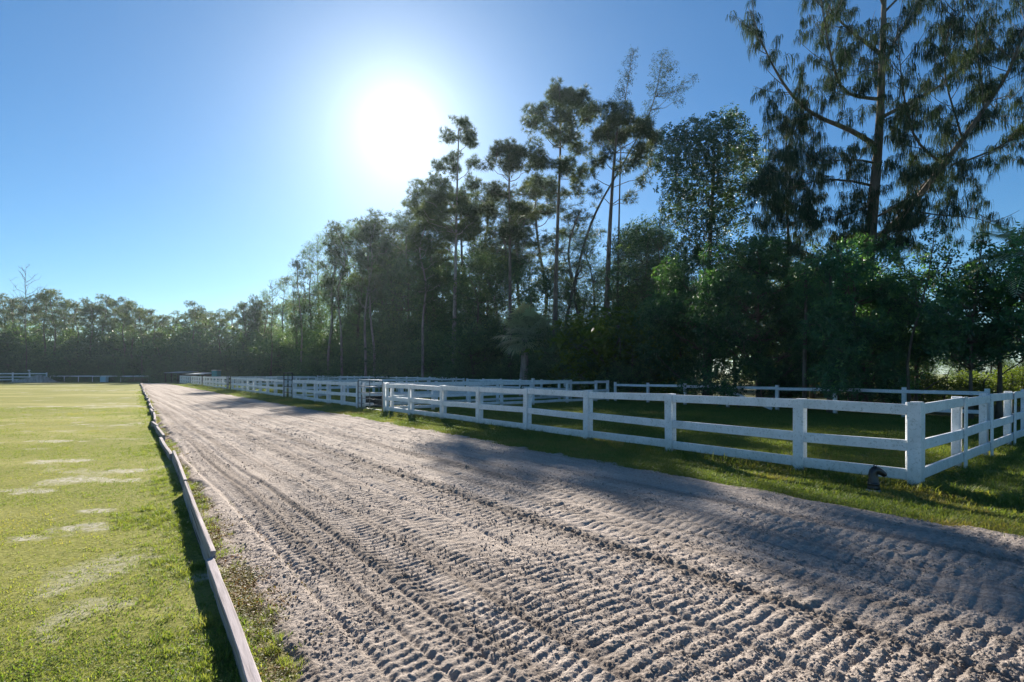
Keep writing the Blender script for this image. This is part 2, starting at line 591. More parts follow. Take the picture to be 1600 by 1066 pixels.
def lawn_bare(X, Y):
    """how bare and sandy the turf is, 0..1"""
    w = fbm(X * 1.1 + 3, Y * 1.6, 301, 4)
    out = np.zeros_like(X)
    for u, v, du, dv in SPOTS:
        x, y = gp(u, v)
        ax, ay = du / F * y, dv * y * y / (F * CH)
        q = ((X - x) / ax) ** 2 + ((Y - y) / ay) ** 2
        out = np.maximum(out, np.exp(-q * 0.8))
    far = sstep(0.60, 0.74, fbm(X * 0.05, Y * 0.30, 311, 4)) * sstep(11, 20, Y)
    out = np.maximum(out, far * 0.6)
    w2 = fbm(X * 4.2, Y * 4.2, 351, 4)
    return np.clip(sstep(0.26, 0.66, out * (-0.15 + 1.0 * w + 1.5 * (w2 - 0.25))) + sstep(0.63, 0.78, fbm(X * 1.1, Y * 1.1, 331, 4)) * 0.5, 0, 1)


def make_lawn():
    ys = [1.0]
    while ys[-1] < 94: ys.append(ys[-1] * 1.012)
    ts = np.concatenate([np.arange(-2.4, -1.1, 0.05), np.arange(-1.1, -0.3, 0.008)])
    ys = np.array(ys)
    T, Y = np.meshgrid(ts, ys)
    X = T * Y
    s, r = to_sr(X, Y)
    lim = r_board(s) + 0.01
    over = r > lim                                   # pull the edge in under the boards
    X = np.where(over, X - (r - lim) * NX, X); Y = np.where(over, Y - (r - lim) * NY, Y)
    keep = ~(over[:-1, :-1] & over[1:, :-1] & over[:-1, 1:] & over[1:, 1:])
    idx = np.arange(X.size).reshape(X.shape)
    Q = np.stack([idx[:-1, :-1][keep], idx[:-1, 1:][keep], idx[1:, 1:][keep], idx[1:, :-1][keep]], -1)
    Z = 0.006 + 0.012 * fbm(X * 0.7, Y * 0.7, 341, 3)
    mb = MB()
    mb.add(np.stack([X, Y, Z], -1).reshape(-1, 3), Q, var=lawn_bare(X, Y).ravel())
    o = mb.build('lawn', M['lawn'], smooth=True)
    o['kind'] = 'structure'


make_lawn()
sheet('wood_floor', [sr(-80, 16.5), sr(140, 16.5), sr(140, 70), sr(-80, 70)], 0.004, M['litter'])
sheet('far_wood_floor', [(-230, 104), (-70, 104), (-70, 160), (-230, 160)], 0.008, M['litter'])

# the harrowed sand track: one displaced sheet, finest where it is nearest
GROOVES = np.array([-8.28, -8.0, -7.7, -7.2, -6.35, -5.6, -4.7, -3.9, -3.1, -2.4])


def track_height(X, Y, cell):
    s, r = to_sr(X, Y)
    wob = (fbm(s * 0.35, r * 0.8, 3, 2) - 0.5) * 0.16
    rw = r + wob
    def lod(lam): return sstep(0.9, 2.2, lam / cell)
    h = 0.045 + (fbm(s * 0.5, r * 0.7, 5, 3) - 0.5) * 0.05
    # long furrows and the mounds between them
    gi = np.clip(np.searchsorted(GROOVES, rw.ravel()).reshape(r.shape), 1, len(GROOVES) - 1)
    g0, g1 = GROOVES[gi - 1], GROOVES[gi]
    f = np.clip((rw - g0) / (g1 - g0), 0, 1)
    strength = np.where(rw < -6.9, 1.0, np.where(rw < -5.3, 0.55, 0.32))
    mound = np.sqrt(np.clip(1 - (2 * f - 1) ** 2, 0, 1))
    h += (mound - 0.6) * 0.017 * strength
    dl = np.minimum(np.abs(rw - g0), np.abs(rw - g1))
    h += (0.008 * np.exp(-((dl - 0.055) / 0.03) ** 2) - 0.012 * np.exp(-(dl / 0.026) ** 2)) * lod(0.06) * np.where(rw < -5.2, 1.0, 0.4)
    # cross ridges left by the harrow, out of step from lane to lane
    lane = _hash(gi, gi * 3, 77)
    lam = np.where(rw < -7.2, 0.085, np.where(rw < -5.6, 0.105, 0.125))
    warp = (fbm(s * 0.5, r * 0.9, 21, 2) - 0.5) * 0.20 + (vnoise(s * 6, r * 6, 23) - 0.5) * 0.022 + (lane - 0.5) * 0.2 + (rw - g0) * (lane - 0.5) * 0.16
    ph = (s + warp) / lam
    dg = np.abs(ph - np.floor(ph) - 0.5) * lam                # distance from the groove line
    groove = np.exp(-(dg / 0.020) ** 2)
    mod = sstep(0.31, 0.58, fbm(s * 0.6 + 40, r * 1.1, 31, 3))
    edge = sstep(0.0, 0.16, f) * sstep(0.0, 0.16, 1 - f)
    amp = (0.25 + 0.75 * mod) * (0.4 + 0.6 * edge) * lod(0.10)
    brk = 0.35 + 1.1 * vnoise(s * 9, r * 4.5, 91)
    h -= groove * 0.0072 * amp * brk * np.where(rw < -7.2, 0.75, 1.0)
    h += 0.0025 * np.cos((ph - np.floor(ph)) * 6.283) * amp
    top = 1 - 0.75 * groove * amp
    # crumbs
    c1 = fbm(s * 11, r * 11, 41, 2)
    c2 = vnoise(s * 30, r * 30, 51)
    c3 = vnoise(s * 62, r * 62, 61)
    crumb = sstep(0.35, 0.85, fbm(s * 1.7, r * 1.7, 71, 2) + 0.15)
    d1 = domes(s * 20, r * 20, 101, 0.35 + 0.0) * 0.045
    d2 = domes(s * 38, r * 38, 111, 0.75) * 0.024
    d3 = domes(s * 66, r * 66, 121, 0.9) * 0.013
    patch = 0.45 + 0.75 * crumb
    h += top * ((c1 - 0.5) * 0.010 * lod(0.09) + d1 * 0.32 * patch * lod(0.05) + d2 * 0.52 * patch * lod(0.027) + d3 * 0.8 * lod(0.016))
    # long harrow lines and lumps that still show far down the track
    h += 0.011 * np.cos(rw * 6.2832 / 0.36 + 2.0 * fbm(s * 0.05, r * 0.3, 141, 2)) * lod(0.16) * (0.4 + 0.9 * fbm(s * 0.12, r * 0.9, 151, 2))
    d0 = domes(s * 6.5, r * 6.5, 131, 0.8) * 0.15
    h += d0 * 0.27 * sstep(6, 16, Y) * lod(0.12) * (0.3 + 0.9 * crumb)
    h -= domes(s * 3.1, r * 3.1, 161, 0.30) * 0.032 * sstep(-7.6, -6.6, rw)        # hoof prints
    # berm of clods
    berm = np.exp(-((rw + 5.6) / 0.16) ** 2)
    h += berm * (0.003 + 0.03 * np.maximum(c1 - 0.42, 0) + d1 * 0.7 * lod(0.04))
    # trampled smoother band on the wood side
    # edges sink under the grass
    rb = r_board(s) + 0.10
    nz = (fbm(s * 1.6, r * 1.6, 81, 3) - 0.5) * 0.4
    e = np.minimum(r - rb + nz, -1.9 - r + nz)
    e = np.minimum(e, (104 - s) * 0.3)
    h += np.where(e < 0.1, (e - 0.1) * 0.45, 0)
    return h, e


def make_track():
    ys = [1.9]
    while ys[-1] < 96:
        y = ys[-1]
        ys.append(y + (max(0.0078, 0.0023 * y, 0.00014 * y * y) if y < 40 else 0.010 * y))
    ys = np.array(ys)
    ts = np.concatenate([np.arange(-0.80, 1.20, 0.0030), np.arange(1.20, 2.2, 0.007)])
    T, Y = np.meshgrid(ts, ys)
    X = T * Y
    cell = np.maximum(0.0027 * Y, 0.0080)
    h, e = track_height(X, Y, cell)
    keep_v = e > -0.25
    idx = -np.ones(X.shape, np.int64)
    kq = keep_v[:-1, :-1] & keep_v[1:, :-1] & keep_v[:-1, 1:] & keep_v[1:, 1:]
    used = np.zeros(X.shape, bool)
    for a, b in ((slice(None, -1), slice(None, -1)), (slice(1, None), slice(None, -1)), (slice(None, -1), slice(1, None)), (slice(1, None), slice(1, None))):
        used[a, b] |= kq
    idx[used] = np.arange(used.sum())
    Q = np.stack([idx[:-1, :-1][kq], idx[:-1, 1:][kq], idx[1:, 1:][kq], idx[1:, :-1][kq]], -1)
    mb = MB()
    mb.add(np.stack([X[used], Y[used], h[used]], -1), Q)
    o = mb.build('sand_track', M['sand'], smooth=True)
    o['kind'] = 'structure'
    print('track quads', len(Q))


make_track()


def track_z(x, y):
    h, e = track_height(np.atleast_1d(np.array(x, float)), np.atleast_1d(np.array(y, float)), np.full(np.size(x), 0.008))
    return h, e


# ------------------------------------------------------------------ scattered stuff (grass, weeds, clods)
def source_collection(name, meshes):
    c = bpy.data.collections.new(name)
    for i, me in enumerate(meshes):
        o = bpy.data.objects.new('%s_source' % name, me)
        c.objects.link(o)
    return c


def scatter(name, pts, scl, tint, idx, tilt, coll, label):
    me = bpy.data.meshes.new(name)
    n = len(pts)
    me.vertices.add(n)
    me.vertices.foreach_set('co', np.asarray(pts, np.float32).ravel())
    rot = np.stack([rng.normal(0, tilt, n), rng.normal(0, tilt, n), rng.uniform(0, 6.283, n)], -1)
    for nm, ty, val in (('scl', 'FLOAT', scl), ('tint', 'FLOAT', tint), ('idx', 'INT', idx)):
        a = me.attributes.new(nm, ty, 'POINT')
        a.data.foreach_set('value', np.asarray(val, np.int32 if ty == 'INT' else np.float32))
    a = me.attributes.new('rot', 'FLOAT_VECTOR', 'POINT')
    a.data.foreach_set('vector', rot.astype(np.float32).ravel())
    o = bpy.data.objects.new(name, me)
    COL.objects.link(o)
    ng = bpy.data.node_groups.new(name + '_scatter', 'GeometryNodeTree')
    ng.interface.new_socket('Geometry', in_out='INPUT', socket_type='NodeSocketGeometry')
    ng.interface.new_socket('Geometry', in_out='OUTPUT', socket_type='NodeSocketGeometry')
    n_, l_ = ng.nodes, ng.links
    gi, go = n_.new('NodeGroupInput'), n_.new('NodeGroupOutput')
    ci = n_.new('GeometryNodeCollectionInfo')
    ci.inputs['Collection'].default_value = coll
    ci.inputs['Separate Children'].default_value = True
    ci.inputs['Reset Children'].default_value = True
    ip = n_.new('GeometryNodeInstanceOnPoints')
    ip.inputs['Pick Instance'].default_value = True
    def attr(nm, ty):
        a = n_.new('GeometryNodeInputNamedAttribute'); a.data_type = ty
        a.inputs['Name'].default_value = nm
        return a.outputs['Attribute']
    l_.new(gi.outputs[0], ip.inputs['Points'])
    l_.new(ci.outputs[0], ip.inputs['Instance'])
    l_.new(attr('idx', 'INT'), ip.inputs['Instance Index'])
    l_.new(attr('rot', 'FLOAT_VECTOR'), ip.inputs['Rotation'])
    l_.new(attr('scl', 'FLOAT'), ip.inputs['Scale'])
    l_.new(ip.outputs[0], go.inputs[0])
    md = o.modifiers.new('scatter', 'NODES')
    md.node_group = ng
    o['kind'] = 'stuff'
    o['label'] = label
    return o


def blade_patch(nb, rad, hmin, hmax, width, lean, mat, name):
    mb = MB()
    V, Q, T, A = [], [], [], []
    for k in range(nb):
        a, q = rng.uniform(0, 6.283), rad * math.sqrt(rng.uniform())
        b = np.array([q * math.cos(a), q * math.sin(a), -0.01])
        h = rng.uniform(hmin, hmax)
        la = rng.uniform(0, 6.283)
        le = abs(rng.normal(0, lean))
        d = np.array([math.cos(la) * math.sin(le), math.sin(la) * math.sin(le), math.cos(le)])
        s = np.array([-math.sin(la), math.cos(la), 0]) * width * 0.5 * rng.uniform(0.7, 1.3)
        m_ = b + d * h * 0.55
        tip = b + d * h + np.array([math.cos(la), math.sin(la), -0.35]) * h * 0.28 * rng.uniform(0.3, 1.6)
        i = len(V)
        V += [b - s, b + s, m_ + s * 0.8, m_ - s * 0.8, tip]
        Q.append((i, i + 1, i + 2, i + 3)); T.append((i + 3, i + 2, i + 4))
        A += [rng.uniform()] * 5
    mb.add(V, Q, T, var=A)
    return mb.mesh(name, mat)


def weed_patch(nl, rad, h, size, mat, name):
    mb = MB()
    V, Q, A = [], [], []
    for k in range(nl):
        a, q = rng.uniform(0, 6.283), rad * math.sqrt(rng.uniform())
        b = np.array([q * math.cos(a), q * math.sin(a), rng.uniform(0.2, 1) * h * (1.1 - q / rad * 0.7)])
        la = rng.uniform(0, 6.283)
        sz = size * rng.uniform(0.6, 1.4)
        up = rng.uniform(-0.2, 0.7)
        d = np.array([math.cos(la), math.sin(la), up]) * sz
        s = np.array([-math.sin(la), math.cos(la), rng.uniform(-0.3, 0.3)]) * sz * 0.38
        i = len(V)
        V += [b, b + d * 0.5 + s, b + d, b + d * 0.5 - s]
        Q.append((i, i + 1, i + 2, i + 3))
        A += [rng.uniform()] * 4
    mb.add(V, Q, var=A)
    return mb.mesh(name, mat)


def rand_field(n, ymin, ymax, tmin, tmax, power=1.0):
    """random ground points, thinning with distance"""
    u = rng.uniform(0, 1, n)
    y = ymin * (ymax / ymin) ** u if power == 0 else (ymin ** power + u * (ymax ** power - ymin ** power)) ** (1 / power)
    t = rng.uniform(tmin, tmax, n)
    return t * y, y


lawn_src = source_collection('lawn_tuft', [blade_patch(60, 0.10, 0.006, 0.024, 0.0048, 1.0, M['grass_lawn'], 'lawn_tuft') for _ in range(5)])
X, Y = rand_field(94000, 2.0, 26.0, -1.3, -0.28, 0.7)
s_, r_ = to_sr(X, Y)
ok = (r_ < r_board(s_) - 0.06)
bare = fbm(X * 0.45, Y * 0.8, 123, 3)
ok &= rng.uniform(size=len(X)) < np.clip(1.6 - bare * 1.9, 0.12, 1) * (1 - 0.93 * lawn_bare(X, Y))
X, Y = X[ok], Y[ok]; s_, r_ = s_[ok], r_[ok]
near_b = np.exp((r_ - r_board(s_)) / 0.9)
sc = rng.uniform(0.6, 1.15, len(X)) * (1 + 0.03 * Y) * (1 + 0.7 * near_b * fbm(X * 1.2, Y * 1.2, 9, 2))
tint = np.clip(fbm(X * 0.5, Y * 0.5, 15, 3) * 1.5 - 0.25 + rng.normal(0, 0.16, len(X)) - 0.35 * near_b, 0, 1)
scatter('lawn_grass', np.stack([X, Y, np.full(len(X), 0.004)], -1), sc, tint, rng.integers(0, 5, len(X)), 0.1, lawn_src,
        'short mown yellow green grass left of the timber edging')

# tufts beside and at the foot of the edging boards
tuft_src = source_collection('tall_tuft', [blade_patch(46, 0.09, 0.05, 0.16, 0.007, 0.5, M['grass_lawn'], 'tall_tuft') for _ in range(4)])
n = 4200
s_ = rng.uniform(0, 1, n) ** 1.4 * 70 - 1
off = np.where(rng.uniform(size=n) < 0.5, -0.08 - np.abs(rng.normal(0, 0.22, n)), 0.08 + np.abs(rng.normal(0, 0.09, n)))
X, Y = sr(s_, r_board(s_) + off)
ok = (Y > 2.2) & ((off < 0) | (rng.uniform(size=n) < 0.35)) & (rng.uniform(size=n) < sstep(0.35, 0.6, fbm(s_ * 0.9, off, 19, 2)))
# one brighter clump in the lawn
cx, cyy = gp(232, 812)
k = 90
X = np.concatenate([X[ok], cx + rng.normal(0, 0.22, k)]); Y = np.concatenate([Y[ok], cyy + rng.normal(0, 0.22, k)])
scatter('edge_grass', np.stack([X, Y, np.zeros(len(X))], -1), rng.uniform(0.25, 0.7, len(X)), np.clip(rng.normal(0.3, 0.2, len(X)), 0, 1),
        rng.integers(0, 4, len(X)), 0.12, tuft_src, 'longer grass tufts along the timber edging and in one lawn clump')

# low reddish green weeds between the boards and the sand
weed_src = source_collection('weed_clump', [weed_patch(70, 0.10, 0.035, 0.015, M['grass_weed'], 'weed_clump') for _ in range(4)])
n = 5200
s_ = rng.uniform(0, 1, n) ** 1.6 * 45 - 1.5
off = 0.07 + rng.uniform(0, 1, n) ** 1.2 * 0.46
X, Y = sr(s_, r_board(s_) + off)
ok = (Y > 2.0) & (rng.uniform(size=n) < np.clip(2.2 * fbm(s_ * 1.5, off * 2, 29, 3) - 0.45 - off * 0.5, 0, 1))
X, Y, s_ = X[ok], Y[ok], s_[ok]
scatter('edge_weeds', np.stack([X, Y, np.zeros(len(X))], -1), rng.uniform(0.5, 1.25, len(X)),
        np.clip(fbm(s_ * 0.8, Y, 39, 2) * 1.2 - 0.1 + rng.normal(0, 0.3, len(X)), 0, 1), rng.integers(0, 4, len(X)), 0.1, weed_src,
        'low green and reddish weeds between timber edging and sand')

# verge, paddocks and the ground right of the corner
verge_src = source_collection('verge_tuft', [blade_patch(64, 0.13, 0.03, 0.11, 0.008, 0.6, M['grass_verge'], 'verge_tuft') for _ in range(5)])
n = 26000
s_ = np.concatenate([rng.uniform(0, 1, n // 2) ** 1.5 * 95 - 6, rng.uniform(-9, 14, n // 2)])
r_ = -2.25 + rng.uniform(0, 1, n) * 3.0
X, Y = sr(s_, r_)
h, e = track_z(X, Y)
ok = (e < 0.12) & (Y > 3)
bare = fbm(X * 0.8, Y * 0.8, 223, 3)
ok &= rng.uniform(size=n) < np.clip(1.9 - bare * 2.1, 0.15, 1)
ok &= np.hypot(X - gp(1365, 768)[0], Y - gp(1365, 768)[1]) > 0.20
X, Y = X[ok], Y[ok]
tint = np.clip(fbm(X * 0.7, Y * 0.7, 25, 3) * 1.7 - 0.4 + rng.normal(0, 0.15, len(X)), 0, 1)
scatter('verge_grass', np.stack([X, Y, np.zeros(len(X))], -1), rng.uniform(0.45, 1.0, len(X)) * (1 + Y * 0.012) * (1 + 1.1 * np.exp(-(to_sr(X, Y)[1] / 0.28) ** 2)), tint, rng.integers(0, 5, len(X)), 0.1,
        verge_src, 'uneven grass verge between the sand track and the front fence')
n = 30000
s_ = np.concatenate([rng.uniform(-8, 20, 2 * n // 3), rng.uniform(20, 90, n - 2 * n // 3)])
r_ = rng.uniform(0.1, 16.5, n)
X, Y = sr(s_, r_)
ok = (X < Y * 1.25) & (Y > 4)
X, Y = X[ok], Y[ok]
tint = np.clip(fbm(X * 0.5, Y * 0.5, 35, 3) * 1.2 - 0.25 + rng.normal(0, 0.12, len(X)), 0, 1)
scatter('paddock_grass', np.stack([X, Y, np.zeros(len(X))], -1), rng.uniform(0.6, 1.3, len(X)) * (1 + Y * 0.012), tint, rng.integers(0, 5, len(X)), 0.1,
        verge_src, 'green grass inside the white fenced paddocks')

# leafy ground plants round the corner post
vine_src = source_collection('vine_clump', [weed_patch(70, 0.16, 0.10, 0.045, M['grass_verge'], 'vine_clump') for _ in range(4)])
P = []
for (u, v, du, dv, k) in ((1370, 752, 60, 10, 200), (1470, 745, 40, 14, 260), (1250, 738, 60, 8, 120), (1325, 742, 40, 6, 60), (1130, 722, 60, 6, 70), (1030, 705, 50, 5, 50)):
    for _ in range(k):
        P.append(gp(u + rng.normal(0, du / 2), v + rng.normal(0, dv / 2)))
P = np.array(P)
scatter('ground_creeper', np.stack([P[:, 0], P[:, 1], np.zeros(len(P))], -1), rng.uniform(0.4, 0.9, len(P)), np.clip(rng.normal(0.45, 0.25, len(P)), 0, 1),
        rng.integers(0, 4, len(P)), 0.15, vine_src, 'leafy creeper at the foot of the corner post')


# sand clods
def clod_mesh(name, small=True):
    import bmesh
    bm = bmesh.new()
    bmesh.ops.create_icosphere(bm, subdivisions=1 if small else 2, radius=1)
    off = rng.uniform(0, 50, 3)
    for v in bm.verts:
        c = v.co
        k = 0.75 + 0.6 * float(vnoise(np.array([c.x * 1.7 + off[0] + c.z]), np.array([c.y * 1.7 + off[1] - c.z]), 5)[0]) - 0.15
        v.co = Vector((c.x * k * 1.15, c.y * k, c.z * k * 0.7))
    me = bpy.data.meshes.new(name)
    bm.to_mesh(me); bm.free()
    me.materials.append(M['sand'])
    me.polygons.foreach_set('use_smooth', np.ones(len(me.polygons), bool))
    return me


clod_src = source_collection('clod', [clod_mesh('clod') for _ in range(5)])
n1, n2 = 800, 45000
s1 = rng.uniform(0, 1, n1) ** 1.6 * 28 - 2.5
r1 = -5.6 + rng.normal(0, 0.13, n1)
X2, Y2 = rand_field(n2, 2.5, 14, -0.7, 1.15, 0.6)
x1, y1 = sr(s1, r1)
X = np.concatenate([x1, X2]); Y = np.concatenate([y1, Y2])
h, e = track_z(X, Y)
ok = (e > 0.15) & (Y > 2)
ok[n1:] &= rng.uniform(size=n2) < sstep(0.42, 0.7, fbm(X2 * 1.7, Y2 * 1.7, 71, 2) + 0.12)
X, Y, h = X[ok], Y[ok], h[ok]
sz = np.minimum(0.0042 * np.exp(np.abs(rng.normal(0, 0.55, len(X)))), 0.022)
sz[:int(ok[:n1].sum())] *= 1.7
scatter('sand_clods', np.stack([X, Y, h + sz * 0.25], -1), sz, rng.uniform(size=len(X)), rng.integers(0, 5, len(X)), 0.5, clod_src,
        'loose clods of sand lying on the harrowed track')


# ------------------------------------------------------------------ timber edging
def edging():
    t = thing('timber_edging', (*sr(3, r_board(3)), 0), 'long low edging of weathered boards set on edge between lawn and sand track', 'edging')
    marks = [((436, 1160), 0.16, 0.062), ((328.6, 872), 0.155, 0.045), None,
             ((331, 862), 0.20, 0.042), ((288.5, 752), 0.205, 0.040), None,
             ((289, 749), 0.18, 0.045), ((271, 704), 0.20, 0.045), None,
             ((267.5, 709), 0.15, 0.06), ((251, 683), 0.15, 0.06), None,
             ((256, 680), 0.17, 0.06), ((245, 666), 0.18, 0.06), None]
    runs, cur = [], []
    for m in marks:
        if m is None:
            runs.append(cur); cur = []
        else:
            cur.append(m)
    last = None
    for a, b in runs:
        (ua, va), ha, wa = a
        (ub, vb), hb, wb = b
        pa, pb = gp(ua, va, ha), gp(ub, vb, hb)
        plank(t, pa, pb, ha, hb, wa)
        last = pb
    s = to_sr(*last)[0]
    y0 = last
    while s < 100:
        L = rng.uniform(2.2, 3.4)
        a = np.array(sr(s, r_board(s) + rng.normal(0, 0.025)))
        b = np.array(sr(s + L, r_board(s + L) + rng.normal(0, 0.035 + 0.0008 * s)))
        plank(t, a, b, rng.uniform(0.13, 0.22), rng.uniform(0.13, 0.22), rng.uniform(0.05, 0.08))
        s += L - 0.03
    return t


def plank(t, pa, pb, ha, hb, w):
    a, b = np.array([*pa, 0.0]), np.array([*pb, 0.0])
    L = np.linalg.norm(b - a)
    ang = math.atan2(b[1] - a[1], b[0] - a[0])
    H0 = max(ha, hb) + 0.05
    nseg = max(2, int(L / 0.3))
    mb = MB()
    V = []
    c = 0.006
    sd = int(rng.integers(1000))
    for i in range(nseg + 1):
        f = i / nseg
        top = ha + (hb - ha) * f + (vnoise(np.array([f * 6.0]), np.array([1.0]), sd)[0] - 0.5) * 0.012
        ww = w * (1 + (vnoise(np.array([f * 9.0]), np.array([5.0]), sd)[0] - 0.5) * 0.12)
        sag = (vnoise(np.array([f * 2.0]), np.array([9.0]), sd)[0] - 0.5) * 0.02
        for yy, zz in ((ww / 2, -0.05), (ww / 2, top - c), (ww / 2 - c, top), (-ww / 2 + c, top), (-ww / 2, top - c), (-ww / 2, -0.05)):
            V.append((f * L, yy + sag, zz))
    Q = [(i * 6 + j, i * 6 + j + 1, (i + 1) * 6 + j + 1, (i + 1) * 6 + j) for i in range(nseg) for j in range(5)]
    mb.add(V, Q, [list(range(5, -1, -1)), list(range(nseg * 6, nseg * 6 + 6))])
    o = mb.build('plank', M['plank'], t)
    o.matrix_parent_inverse = Matrix.Translation(-Vector(t.location))
    o.location = (a[0], a[1], 0)
    o.rotation_euler = (rng.normal(0, 0.05), 0, ang)


edging()


# ------------------------------------------------------------------ white fences
def fence(name, pts, out, label, group=None, h=1.31, rails=((1.13, 1.29), (0.58, 0.745), (0.13, 0.30)), battens=True, caps=True, post_w=0.135, first_batten=True, extra=None):
    """posts at pts, three boards nailed on their outer side, a cover board over each joint"""
    o3 = np.array([*unit([out[0], out[1], 0])])
    t = thing(name, (*pts[0], 0), label, 'fence', group)
    base = np.array([*pts[0], 0.0])
    P = [np.array([*p, 0.0]) - base for p in pts]
    for i, p in enumerate(P):
        d = unit((P[i + 1] - p) if i + 1 < len(P) else (p - P[i - 1]))
        mb = MB()
        lean = np.array([rng.normal(0, 0.010), rng.normal(0, 0.010), 0])
        hh = h + rng.normal(0, 0.006)
        back = p - o3 * (post_w / 2 + 0.02)
        if extra and i in extra: hh += extra[i]
        bar(mb, back + [0, 0, -0.05], back + lean + [0, 0, hh], post_w, post_w, up=o3, ch=0.012)
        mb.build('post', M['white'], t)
        if battens and (i > 0 or first_batten):
            mb = MB()
            fr = p + o3 * (0.030 + 0.014)
            bar(mb, fr + [0, 0, 0.0], fr + lean + [0, 0, hh - 0.004], 0.172, 0.026, up=o3, ch=0.005)
            mb.build('batten', M['white'], t)
    for i in range(len(P) - 1):
        d = unit(P[i + 1] - P[i])
        for lo, hi in rails:
            mb = MB()
            z = (lo + hi) / 2
            za, zb = z + rng.normal(0, 0.013), z + rng.normal(0, 0.013)
            a = P[i] + o3 * 0.006 + d * 0.004 + [0, 0, za]
            b = P[i + 1] + o3 * 0.006 - d * 0.004 + [0, 0, zb]
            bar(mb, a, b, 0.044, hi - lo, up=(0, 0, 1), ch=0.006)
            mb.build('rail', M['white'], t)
    return t


S1 = [0.0, 1.64, 4.28, 6.72, 9.13, 11.58, 13.9, 16.4, 18.75]
S2 = [21.95, 24.05, 26.25, 28.45, 30.65, 32.9]
S3 = [35.3, 37.7, 40.1, 42.5, 44.9, 47.3, 49.7, 52.1, 54.5]
S4 = [57.0 + 2.4 * k for k in range(8)]
S5 = [76.6 + 2.4 * k for k in range(5)]
S6 = [89.0 + 2.4 * k for k in range(6)]
OUT = (-NX, -NY)
fence('paddock_fence', [sr(s, 0) for s in S1], OUT, 'nearest white three board fence along the track, ending at the corner post', 'white fences along the track')
fence('paddock_fence', [sr(s, 0) for s in S2], OUT, 'white fence section between the pipe gate and the narrow dark gate', 'white fences along the track')
fence('paddock_fence', [sr(s, 0) for s in S3], OUT, 'white fence section along the track just beyond the narrow dark gate', 'white fences along the track')
fence('paddock_fence', [sr(s, 0) for s in S4], OUT, 'white fence section along the track, fourth from the horse head post', 'white fences along the track')
fence('paddock_fence', [sr(s, 0) for s in S5], OUT, 'white fence section far along the track, second from its far end', 'white fences along the track')
fence('paddock_fence', [sr(s, 0) for s in S6], OUT, 'farthest white fence section along the track by the low shelter', 'white fences along the track')
fence('side_fence', [sr(0, q) for q in (0.19, 2.85, 5.1, 7.65, 10.0, 12.2, 14.4)], (-DX, -DY), 'white board fence running back from the corner post towards the wood', battens=True, first_batten=True)
# fences between the paddocks
for (s0, lab) in ((18.75, 'white fence between the paddocks running back from the near pipe gate'),
                  (21.95, 'white fence running back from the far side of the near pipe gate'),
                  (35.0, 'white dividing fence running back beside the narrow dark gate'),
                  (55.6, 'white dividing fence running back between the third and fourth sections'),
                  (75.3, 'white dividing fence farthest back along the track')):
    ex = {4: 0.16} if s0 == 18.75 else None
    fence('dividing_fence', [sr(s0, q) for q in (0.35, 2.4, 4.4, 6.4, 8.5, 11.06, 13.45, 14.5)], (-DX, -DY), lab, 'fences between the paddocks', battens=False, extra=ex,
          rails=((1.14, 1.28), (0.62, 0.76), (0.14, 0.28)))
Rb = 14.6
fence('back_fence', [sr(18.4 - 2.4 * k, Rb) for k in range(8)], OUT, 'low white two rail fence at the back of the nearest paddock under the trees', 'back fences along the wood', h=1.2, battens=False, rails=((0.98, 1.11), (0.30, 0.43)))
fence('back_fence', [sr(34.8 - 2.4 * k, Rb) for k in range(6)], OUT, 'white back fence of the second paddock at the wood edge', 'back fences along the wood', h=1.3, battens=False, rails=((1.1, 1.24), (0.6, 0.73), (0.14, 0.27)))
fence('back_fence', [sr(75 - 2.4 * k, Rb) for k in range(17)], OUT, 'longest white back fence along the wood, far down the track', 'back fences along the wood', h=1.4, battens=False, rails=((1.2, 1.33), (0.65, 0.78), (0.14, 0.27)))
fence('far_lawn_fence', [(gp(72 - 26.5 * k, 597.0)[0], gp(72, 597.0)[1]) for k in range(6)], (0, -1), 'white three rail fence at the far corner of the lawn behind the pale mound', h=1.85, battens=False, rails=((1.52, 1.72), (0.9, 1.08), (0.35, 0.5)), post_w=0.2)
yy = 103.0
fence('far_rail', [((78 + 22 * k - 800) / F * yy, yy) for k in range(8)], (0, -1), 'white single top rail along the far edge of the lawn', h=1.2, battens=False, rails=((1.0, 1.22),), post_w=0.1)
# panel of thin rails standing taller at the wood edge
yy = 48.0
fence('wire_panel_fence', [((u - 800) / F * yy, yy) for u in (592, 620, 634, 648)], (0, -1), 'thin grey white rail panel rising above the fences at the wood edge', h=1.1, battens=False, rails=((0.98, 1.06),), post_w=0.07)
yy = 68.0
fence('wire_panel_fence', [((u - 800) / F * yy, yy) for u in (416, 432, 448, 468)], (0, -1), 'thin pale rail panel behind the narrow dark gate', h=1.35, battens=False, rails=((1.22, 1.32), (0.8, 0.88)), post_w=0.07)

# broken board leaning at the back fence
mb = MB()
p0, p1 = sr(11.2, Rb - 0.45), sr(8.8, Rb - 0.4)
bar(mb, (*p0, 1.0), (*p1, 0.12), 0.04, 0.13)
tag(mb.build('fallen_board', M['white']), 'white board slanting down to the grass in front of the back fence', 'board')


